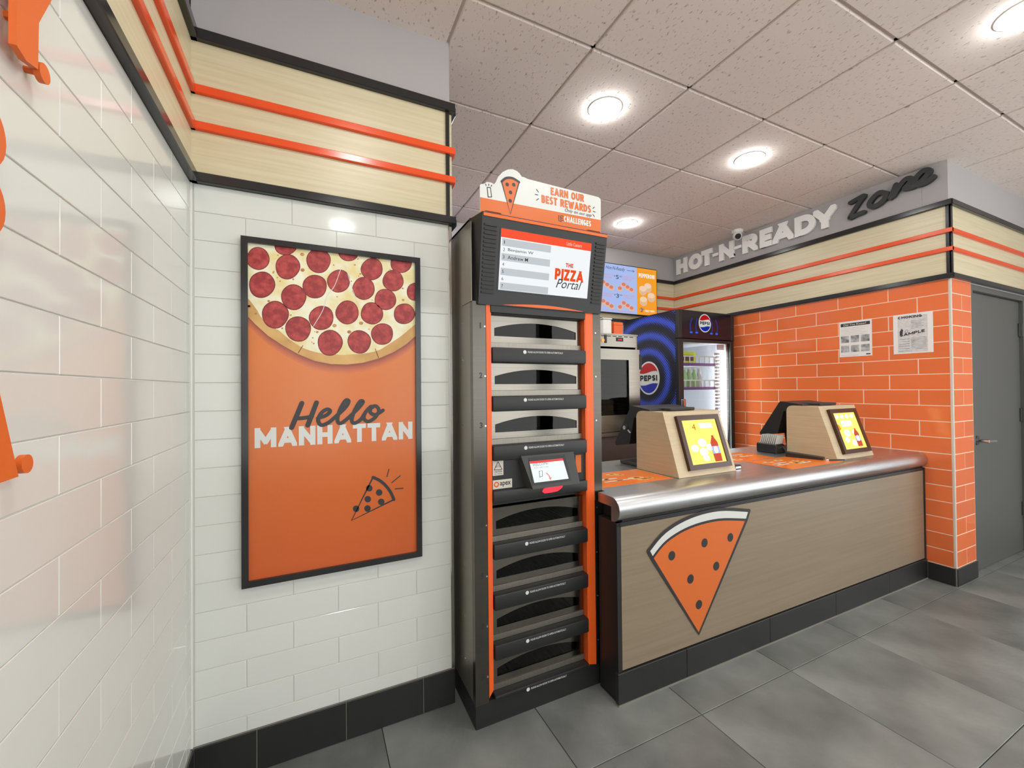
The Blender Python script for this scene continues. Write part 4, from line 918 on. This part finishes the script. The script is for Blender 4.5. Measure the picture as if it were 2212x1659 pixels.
obj('carton', box(3.66, 3.94, QY+0.16, QY+0.28, 1.601, 1.735, 0.004), 'lime', bx_); obj('carton_flap', box(3.70, 3.90, QY+0.158, QY+0.160, 1.64, 1.70), 'dark_grey', bx_)

# ------------------------------------------------------------------ warming cabinet on its stand
wx0, wx1, wy0, wy1, wz0, wz1 = 2.30, 2.935, 1.00, 1.55, 1.005, 1.832
st = thing('equipment_stand', 'dark brown fronted steel stand under the warming cabinet', 'stand', ((wx0+wx1)/2, 1.28, 0))
obj('table_top', box(wx0-0.03, wx1+0.03, wy0-0.03, wy1+0.03, 0.968, 1.003, 0.004), 'steel', st)
obj('front_panel', box(wx0-0.01, wx1+0.01, wy0, wy0+0.02, 0.12, 0.968), 'brown_panel', st)
for x in (wx0, wx1-0.04):
    for y in (wy0+0.03, wy1-0.05): obj('leg', box(x, x+0.04, y, y+0.04, 0, 0.968), 'steel', st)
wc = thing('warming_cabinet', 'stainless warming cabinet with a glass door and red digital display', 'oven', ((wx0+wx1)/2, 1.28, wz0))
obj('side_panel', box(wx0, wx0+0.02, wy0+0.02, wy1, wz0, wz1), 'steel_side', wc); obj('side_panel', box(wx1-0.02, wx1, wy0+0.02, wy1, wz0, wz1), 'steel_side', wc)
obj('back_panel', box(wx0+0.02, wx1-0.02, wy1-0.02, wy1, wz0, wz1), 'brown_panel', wc); obj('top_panel', box(wx0, wx1, wy0+0.01, wy1, wz1-0.012, wz1), 'steel', wc)
obj('bottom_panel', box(wx0+0.02, wx1-0.02, wy0+0.02, wy1-0.02, wz0, wz0+0.02), 'steel', wc)
cpn = obj('control_panel', box(wx0, wx1-0.03, wy0-0.005, wy0+0.05, 1.716, wz1-0.012, 0.003), 'steel', wc)
obj('vent_slots', join(*[box(2.35+0.06*i, 2.39+0.06*i, wy0-0.006, wy0-0.004, 1.803, 1.810) for i in range(9)]), 'black', cpn)
cfr = front_frame(wy0-0.0055)
a, b = cfr.pix(1331, 729), cfr.pix(1346, 738)
obj('display', box(a[0], b[0], wy0-0.008, wy0-0.004, b[1], a[1]), 'black', cpn)
obj('display_digits', text('66', front_frame(wy0-0.0085), (a[0]+b[0])/2-0.018, (a[0]+b[0])/2+0.022, b[1]+0.010, a[1]-0.010, 0.0, bold=0.02), emis('digit_red', (1.0, 0.03, 0.06, 1), 2.0), cpn)
s = cfr.pix(1308, 732); obj('switch', box(s[0]-0.013, s[0]+0.013, wy0-0.010, wy0-0.004, s[1]-0.034, s[1]+0.034, 0.003), 'black', cpn)
s = cfr.pix(1302, 735); obj('pilot_lamp', cyl((s[0], wy0-0.004, s[1]), (s[0], wy0-0.014, s[1]), 0.013, 12), emis('pilot', (1.0, 0.35, 0.08, 1), 1.6), cpn)
gx0, gx1, gz0, gz1 = wx0+0.06, 2.815, 1.145, 1.610
for sh in (box(wx0, gx0, wy0-0.01, wy0+0.03, wz0+0.01, 1.70), box(gx1, wx1, wy0-0.01, wy0+0.03, wz0+0.01, 1.70), box(gx0, gx1, wy0-0.01, wy0+0.03, gz1, 1.70), box(gx0, gx1, wy0-0.01, wy0+0.03, wz0+0.01, gz0)):
    obj('door_rail', sh, 'steel', wc)
obj('door_glass', box(gx0, gx1, wy0+0.004, wy0+0.010, gz0, gz1), 'dark_glass', wc)
for z in (1.18, 1.23, 1.28, 1.33, 1.40, 1.48): obj('rack_rail', join(*[cyl((wx0+0.03, y, z), (wx1-0.03, y, z), 0.006, 8) for y in (wy0+0.07, wy0+0.28, wy0+0.45)]), 'chrome', wc)
obj('hinge', box(wx1-0.004, wx1+0.022, wy0-0.015, wy0+0.02, 1.53, 1.66, 0.003), 'black', wc); obj('hinge', box(wx1-0.004, wx1+0.022, wy0-0.015, wy0+0.02, 1.06, 1.16, 0.003), 'black', wc)
a = front_frame(1.08); p0, p1 = a.pix(1326, 694), a.pix(1345, 717)
ob_ = thing('orange_box', 'small orange box standing on the warming cabinet', 'box', ((p0[0]+p1[0])/2, 1.13, wz1))
obj('box_body', box(p0[0], p1[0], 1.08, 1.20, wz1, wz1+0.10, 0.004), 'orange_metal', ob_); obj('box_lid', box(p0[0]-0.003, p1[0]+0.003, 1.077, 1.203, wz1+0.085, wz1+0.112, 0.003), 'orange_sign', ob_)
p0, p1 = a.pix(1303, 690), a.pix(1322, 718)
pc = thing('plastic_container', 'tall white plastic container standing on the warming cabinet', 'container', ((p0[0]+p1[0])/2, 1.14, wz1))
obj('container_body', box(p0[0], p1[0], 1.08, 1.20, wz1, wz1+0.13, 0.01, 2), 'white', pc); obj('container_lid', box(p0[0]-0.004, p1[0]+0.004, 1.076, 1.204, wz1+0.13, wz1+0.142, 0.003), 'clear_plastic', pc)

# ------------------------------------------------------------------ menu screens on the rear wall
def menu(x0, x1, label, full):
    z0, z1, y = 2.192, 2.742, YREAR-0.055
    t = thing('menu_screen', label, 'screen', ((x0+x1)/2, y+0.025, z0), 'menu screens on the rear wall')
    obj('housing', box(x0, x1, y, y+0.045, z0, z1, 0.003), 'black', t)
    obj('bracket', box((x0+x1)/2-0.1, (x0+x1)/2+0.1, y+0.045, YREAR+0.0, z0+0.15, z1-0.15), 'black', t)
    fr = front_frame(y-0.0005); a0, a1, b0, b1 = x0+0.009, x1-0.009, z0+0.009, z1-0.009
    xs = a0+(a1-a0)*0.685
    sc = obj('panel_blue', flat([(a0, b0), (xs, b0), (xs, b1), (a0, b1)], fr, 0.0006), 'menu_blue', t)
    so = obj('panel_orange', flat([(xs, b0), (a1, b0), (a1, b1), (xs, b1)], fr, 0.0006), 'menu_orange', t)
    W, H = xs-a0, b1-b0
    P = lambda s, q: (a0+s*W, b0+q*H)
    obj('menu_title', join(text('Hot-N-Ready', fr, P(0.32, 0)[0], P(0.74, 0)[0], P(0, 0.86)[1], P(0, 0.955)[1], 0.001, shear=0.35, bold=0.005), stroke([P(0.78, 0.91), P(0.95, 0.91)], 0.005, fr, 0.001, curve=False),
        stroke([P(0.91, 0.93), P(0.95, 0.91), P(0.91, 0.89)], 0.005, fr, 0.001, curve=False)), 'menu_ink', sc)
    ink, red, foodA, foodB = [], [], [], []
    for cxx, row, big, sm, w in ((0.50, 0.70, '5', '49', 0), (0.50, 0.31, '3', '99', 0), (0.06, 0.70, '5', '99', 0), (0.06, 0.31, '3', '49', 0)):
        ink += [text('$', fr, P(cxx, 0)[0], P(cxx+0.03, 0)[0], P(0, row+0.04)[1], P(0, row+0.075)[1], 0.001), text(big, fr, P(cxx+0.04, 0)[0], P(cxx+0.10, 0)[0], P(0, row)[1], P(0, row+0.085)[1], 0.001, bold=0.02),
                text(sm, fr, P(cxx+0.11, 0)[0], P(cxx+0.17, 0)[0], P(0, row+0.04)[1], P(0, row+0.078)[1], 0.001)]
        red += [text('CRAZY PUFFS' if row < 0.5 else 'DETROIT STYLE', fr, P(cxx+0.19, 0)[0], P(cxx+0.44, 0)[0], P(0, row+0.045)[1], P(0, row+0.08)[1], 0.001), text('4 PIECES', fr, P(cxx+0.19, 0)[0], P(cxx+0.38, 0)[0], P(0, row)[1], P(0, row+0.03)[1], 0.001)]
        for k in range(4):
            p = P(cxx+0.12+0.085*k, row-0.15+0.045*((k*2) % 3-1)); r = 0.040
            foodA.append(flat(circle(p[0], p[1], r, 14, r*0.75), fr, 0.001+0.0001*k)); foodB.append(flat(circle(p[0], p[1]+0.006, r*0.7, 12, r*0.5), fr, 0.0018))
    red.append(text('ASK ABOUT PIZZA PORTAL PICKUP OR DELIVERY', fr, P(0.10, 0)[0], P(0.92, 0)[0], P(0, 0.02)[1], P(0, 0.05)[1], 0.001))
    each('price_text', ink, 'menu_ink', sc); each('item_text', red, 'menu_red', sc)
    each('food_picture', foodA, 'menu_tan', sc); each('topping_picture', foodB, 'menu_pink', sc)
    W2 = a1-xs; Q = lambda s, q: (xs+s*W2, b0+q*H)
    each('item_title', [word('PEPPERONI', fr, Q(0.10, 0)[0], Q(0.90, 0)[0], Q(0, 0.80)[1], Q(0, 0.89)[1], 0.001), word('CRAZY PUFFS', fr, Q(0.38, 0)[0], Q(0.88, 0)[0], Q(0, 0.07)[1], Q(0, 0.115)[1], 0.001)], 'menu_white', so)
    obj('item_price', join(text('3', fr, Q(0.17, 0)[0], Q(0.28, 0)[0], Q(0, 0.055)[1], Q(0, 0.15)[1], 0.001, bold=0.02), text('$', fr, Q(0.11, 0)[0], Q(0.15, 0)[0], Q(0, 0.10)[1], Q(0, 0.14)[1], 0.001), text('99', fr, Q(0.29, 0)[0], Q(0.36, 0)[0], Q(0, 0.10)[1], Q(0, 0.14)[1], 0.001)), 'menu_ink', so)
    pa, pb = [], []
    for k, (s, q) in enumerate(((0.30, 0.55), (0.55, 0.62), (0.72, 0.42), (0.32, 0.32))):
        p = Q(s, q); r = 0.058
        pa.append(flat(circle(p[0], p[1]-0.02, r, 20, r*0.85), fr, 0.001+0.0002*k)); pb.append(flat(circle(p[0], p[1]+0.008, r*0.92, 20, r*0.55), fr, 0.0018+0.0002*k))
    each('puff_side', pa, 'menu_tan', so); each('puff_top', pb, 'menu_cream', so)
for n, c in (('menu_blue', (0.42, 0.53, 0.88, 1)), ('menu_orange', (0.94, 0.36, 0.03, 1)), ('menu_ink', (0.08, 0.11, 0.20, 1)), ('menu_red', (0.72, 0.30, 0.36, 1)), ('menu_tan', (0.80, 0.50, 0.30, 1)),
             ('menu_pink', (0.72, 0.22, 0.18, 1)), ('menu_white', (0.95, 0.88, 0.72, 1)), ('menu_cream', (0.90, 0.66, 0.46, 1))): M[n] = emis(n, c, 0.95)
menu(3.045, 4.003, 'wall menu screen above the warming cabinet beside the drinks cooler', True)
menu(2.075, 3.033, 'wall menu screen between the two other menu screens', True)
menu(1.105, 2.063, 'wall menu screen farthest from the drinks cooler, past the pickup tower', True)

# ------------------------------------------------------------------ lettering on the grey band
lfm = right_frame(XR+0.006)
SP = [('H', 1459.8, 1483), ('O', 1486.5, 1515.5), ('T', 1514, 1537), ('-', 1538.5, 1550), ('N', 1552.5, 1584.5), ('-', 1585.5, 1601), ('R', 1603, 1636), ('E', 1640.5, 1667), ('A', 1668, 1714), ('D', 1716.5, 1762), ('Y', 1757, 1807)]
hy_n = 0
for ch, u0, u1 in SP:
    a0 = -px(u0, 520, 'X', XR-0.02)[1]; a1 = -px(u1, 520, 'X', XR-0.02)[1]
    z0, z1 = (2.712, 2.888) if ch != '-' else (2.785, 2.815)
    if ch == '-':
        hy_n += 1; lb = 'white raised hyphen between the letters T and N on the grey wall' if hy_n == 1 else 'white raised hyphen between the letters N and R on the grey wall'
        s = prism([(a0, z0), (a1, z0), (a1, z1), (a0, z1)], lfm, 0.004, 0.026)
    else:
        lb = 'white raised wall letter %s on the grey band above the orange wall' % ch
        s = word(ch, lfm, a0, a1, z0, z1, 0.004, 0.026, T=0.30)
    o = obj('wall_letter', s, 'letter_white'); tag(o, lb, 'letter', 'white letters on the grey band')
zf = lfm; zz = lambda L: [zf.pix(u, v, 0.03) for u, v in zoom(L, 1820, 340, 9.217)]
ZONE = [[(150, 905), (300, 820), (430, 755), (340, 880), (210, 1080), (140, 1210), (260, 1150), (420, 1085)],
        [(880, 720), (740, 700), (610, 800), (530, 930), (590, 985), (720, 930), (830, 830), (870, 730)],
        [(955, 800), (1010, 680), (1065, 545)], [(1010, 760), (1130, 580), (1250, 440), (1360, 420), (1340, 500), (1240, 610)],
        [(1240, 620), (1400, 580), (1560, 480), (1690, 340), (1720, 255), (1600, 270), (1480, 390), (1440, 500), (1520, 540), (1680, 480), (1800, 385)]]
zo_ = obj('wall_script', join(*[stroke(zz(s), 0.034 if i else 0.030, zf, 0.006, 0.034) for i, s in enumerate(ZONE)]), 'letter_black')
tag(zo_, 'black raised brush script word after the white letters on the grey band', 'lettering')

# security camera under the ceiling by the lettering
sc0 = Vector((4.195, 0.965, ZC))
cm = thing('security_camera', 'small white security camera with a black lens under the ceiling by the lettering', 'camera', (sc0.x, sc0.y, ZC-0.09))
smart(obj('mount', lathe([(0.002, 0.0), (0.052, 0.0), (0.052, -0.018), (0.044, -0.030), (0.002, -0.030)], sc0, 24), 'white', cm))
cc = sc0+Vector((0, 0, -0.055)); dirv = (Vector((2.2, -1.2, 1.5))-cc).normalized()
ball = lathe([(0.042*math.sin(math.pi*i/10)+0.0005, -0.042*math.cos(math.pi*i/10)) for i in range(11)], cc, 20)
smart(obj('eyeball', ball, 'white', cm))
smart(obj('lens', cyl(cc+dirv*0.025, cc+dirv*0.046, 0.030, 20, 0.024), 'black_trim', cm))

# ------------------------------------------------------------------ notices on the orange wall
nf = right_frame(XR-0.0005)
def notice(label, u, a0, b0):
    t = thing('paper_notice', label, 'notice', (XR, -(a0+0.11), b0), 'notices on the orange wall'); return t
t = notice('white notice sheet with six grey photographs taped to the orange wall', 0, -0.157, 1.609)
a0, a1, b0, b1 = -0.157, 0.066, 1.609, 1.898; w, h = a1-a0, b1-b0
P = lambda s, q: (a0+s*w, b0+q*h)
R4 = lambda s0, s1, q0, q1, d: flat([P(s0, q0), P(s1, q0), P(s1, q1), P(s0, q1)], nf, d)
sh = obj('sheet', prism([(a0, b0), (a1, b0), (a1, b1), (a0, b1)], nf, 0, 0.0012), 'paper', t)
obj('title_bar', R4(0.05, 0.95, 0.855, 0.945, 0.0018), 'print_black', sh)
obj('title', text('Did You Know?', nf, P(0.14, 0)[0], P(0.84, 0)[0], P(0, 0.875)[1], P(0, 0.928)[1], 0.0024, bold=0.01, shear=0.1), 'print_white', sh)
obj('text_lines', join(*[R4(0.06, 0.9-0.1*(i % 3), 0.80-0.045*i, 0.812-0.045*i, 0.0018) for i in range(5)], R4(0.05, 0.6, 0.035, 0.05, 0.0018)), 'paper_grey', sh)
for i in range(3):
    for j in range(2): obj('photo', R4(0.05+0.31*i, 0.31+0.31*i, 0.40-0.27*j, 0.59-0.27*j, 0.0018), 'photo_grey', sh)
obj('stamp', R4(0.82, 0.95, 0.035, 0.065, 0.0018), 'print_black', sh)
t = notice('white choking notice stamped as a sample on the orange wall', 0, 0.199, 1.606)
a0, a1, b0, b1 = 0.199, 0.422, 1.606, 1.898; w, h = a1-a0, b1-b0
sh = obj('sheet', prism([(a0, b0), (a1, b0), (a1, b1), (a0, b1)], nf, 0, 0.0012), 'paper', t)
obj('body_print', R4(0.12, 0.87, 0.03, 0.94, 0.0016), 'paper_grey', sh)
obj('title', word('CHOKING', nf, P(0.13, 0)[0], P(0.74, 0)[0], P(0, 0.885)[1], P(0, 0.95)[1], 0.0022), 'print_black', sh)
obj('stamp', word('SAMPLE', nf, P(0.17, 0)[0], P(0.80, 0)[0], P(0, 0.43)[1], P(0, 0.50)[1], 0.0022, slope=0.16), 'print_black', sh)
obj('figure', join(flat([P(0.17, 0.46), P(0.24, 0.47), P(0.26, 0.60), P(0.22, 0.64), P(0.17, 0.56)], nf, 0.002), stroke([P(0.30, 0.56), P(0.36, 0.60), P(0.38, 0.56), P(0.34, 0.52), P(0.30, 0.56)], 0.002, nf, 0.002)), 'dark_grey', sh)
each('text_lines', [R4(0.14, 0.42, 0.36-0.06*i, 0.372-0.06*i, 0.002) for i in range(6)]+[R4(0.46, 0.84, 0.38-0.035*i, 0.392-0.035*i, 0.002) for i in range(9)]+[R4(0.46, 0.78-0.05*(i % 2), 0.80-0.035*i, 0.81-0.035*i, 0.002) for i in range(6)], M['photo_grey'], sh)

# ------------------------------------------------------------------ raised orange sign shapes on the left wall
ofm = left_frame(0.0)
def emblem_piece(label, polys, pegs):
    c = polys[0][0]
    t = thing('wall_shape', label, 'wall sign', (0.014, c[0], c[1]))
    obj('face', join(*[prism(p, ofm, 0.014, 0.022+0.00002*i) for i, p in enumerate(polys)]), 'orange_sign', t)
    for a, b in pegs: obj('standoff', cyl((0.0, a, b), (0.014, a, b), 0.006, 8), 'orange_sign', t)
emblem_piece('orange raised sign wedge with a pointed foot, high on the white tiled wall', [[(-0.945, 1.849), (-0.943, 1.919), (-0.910, 1.981), (-0.880, 2.045), (-0.994, 2.045), (-0.994, 1.848), (-0.972, 1.842)]], [(-0.97, 1.90), (-0.96, 2.0)])
emblem_piece('orange raised sign leg with slanted side, low on the white tiled wall', [[(-0.987, 1.265), (-1.025, 1.378), (-1.072, 1.520), (-1.135, 1.520), (-1.070, 1.262)]], [(-1.03, 1.32), (-1.08, 1.45)])
lob = [circle(-1.058, 1.700, 0.044, 26), circle(-1.058, 1.612, 0.043, 26), [(-1.14, 1.568), (-1.058, 1.570), (-1.058, 1.744), (-1.14, 1.744)]]
emblem_piece('orange raised sign shape with two rounded lobes between the other orange shapes', lob, [(-1.08, 1.70), (-1.08, 1.61)])
for (a, b), lb in (((-0.927, 1.855), 'small orange raised disc at the foot of the pointed sign wedge'), ((-0.967, 1.279), 'small orange raised disc beside the slanted sign leg')):
    t = thing('wall_disc', lb, 'wall sign', (0.014, a, b))
    smart(obj('face', cyl((0.014, a, b), (0.022, a, b), 0.0140 if b > 1.5 else 0.0130, 24), 'orange_sign', t)); obj('standoff', cyl((0, a, b), (0.014, a, b), 0.005, 8), 'orange_sign', t)

for o in bpy.data.objects:
    if o.get('_local') is not None: del o['_local']
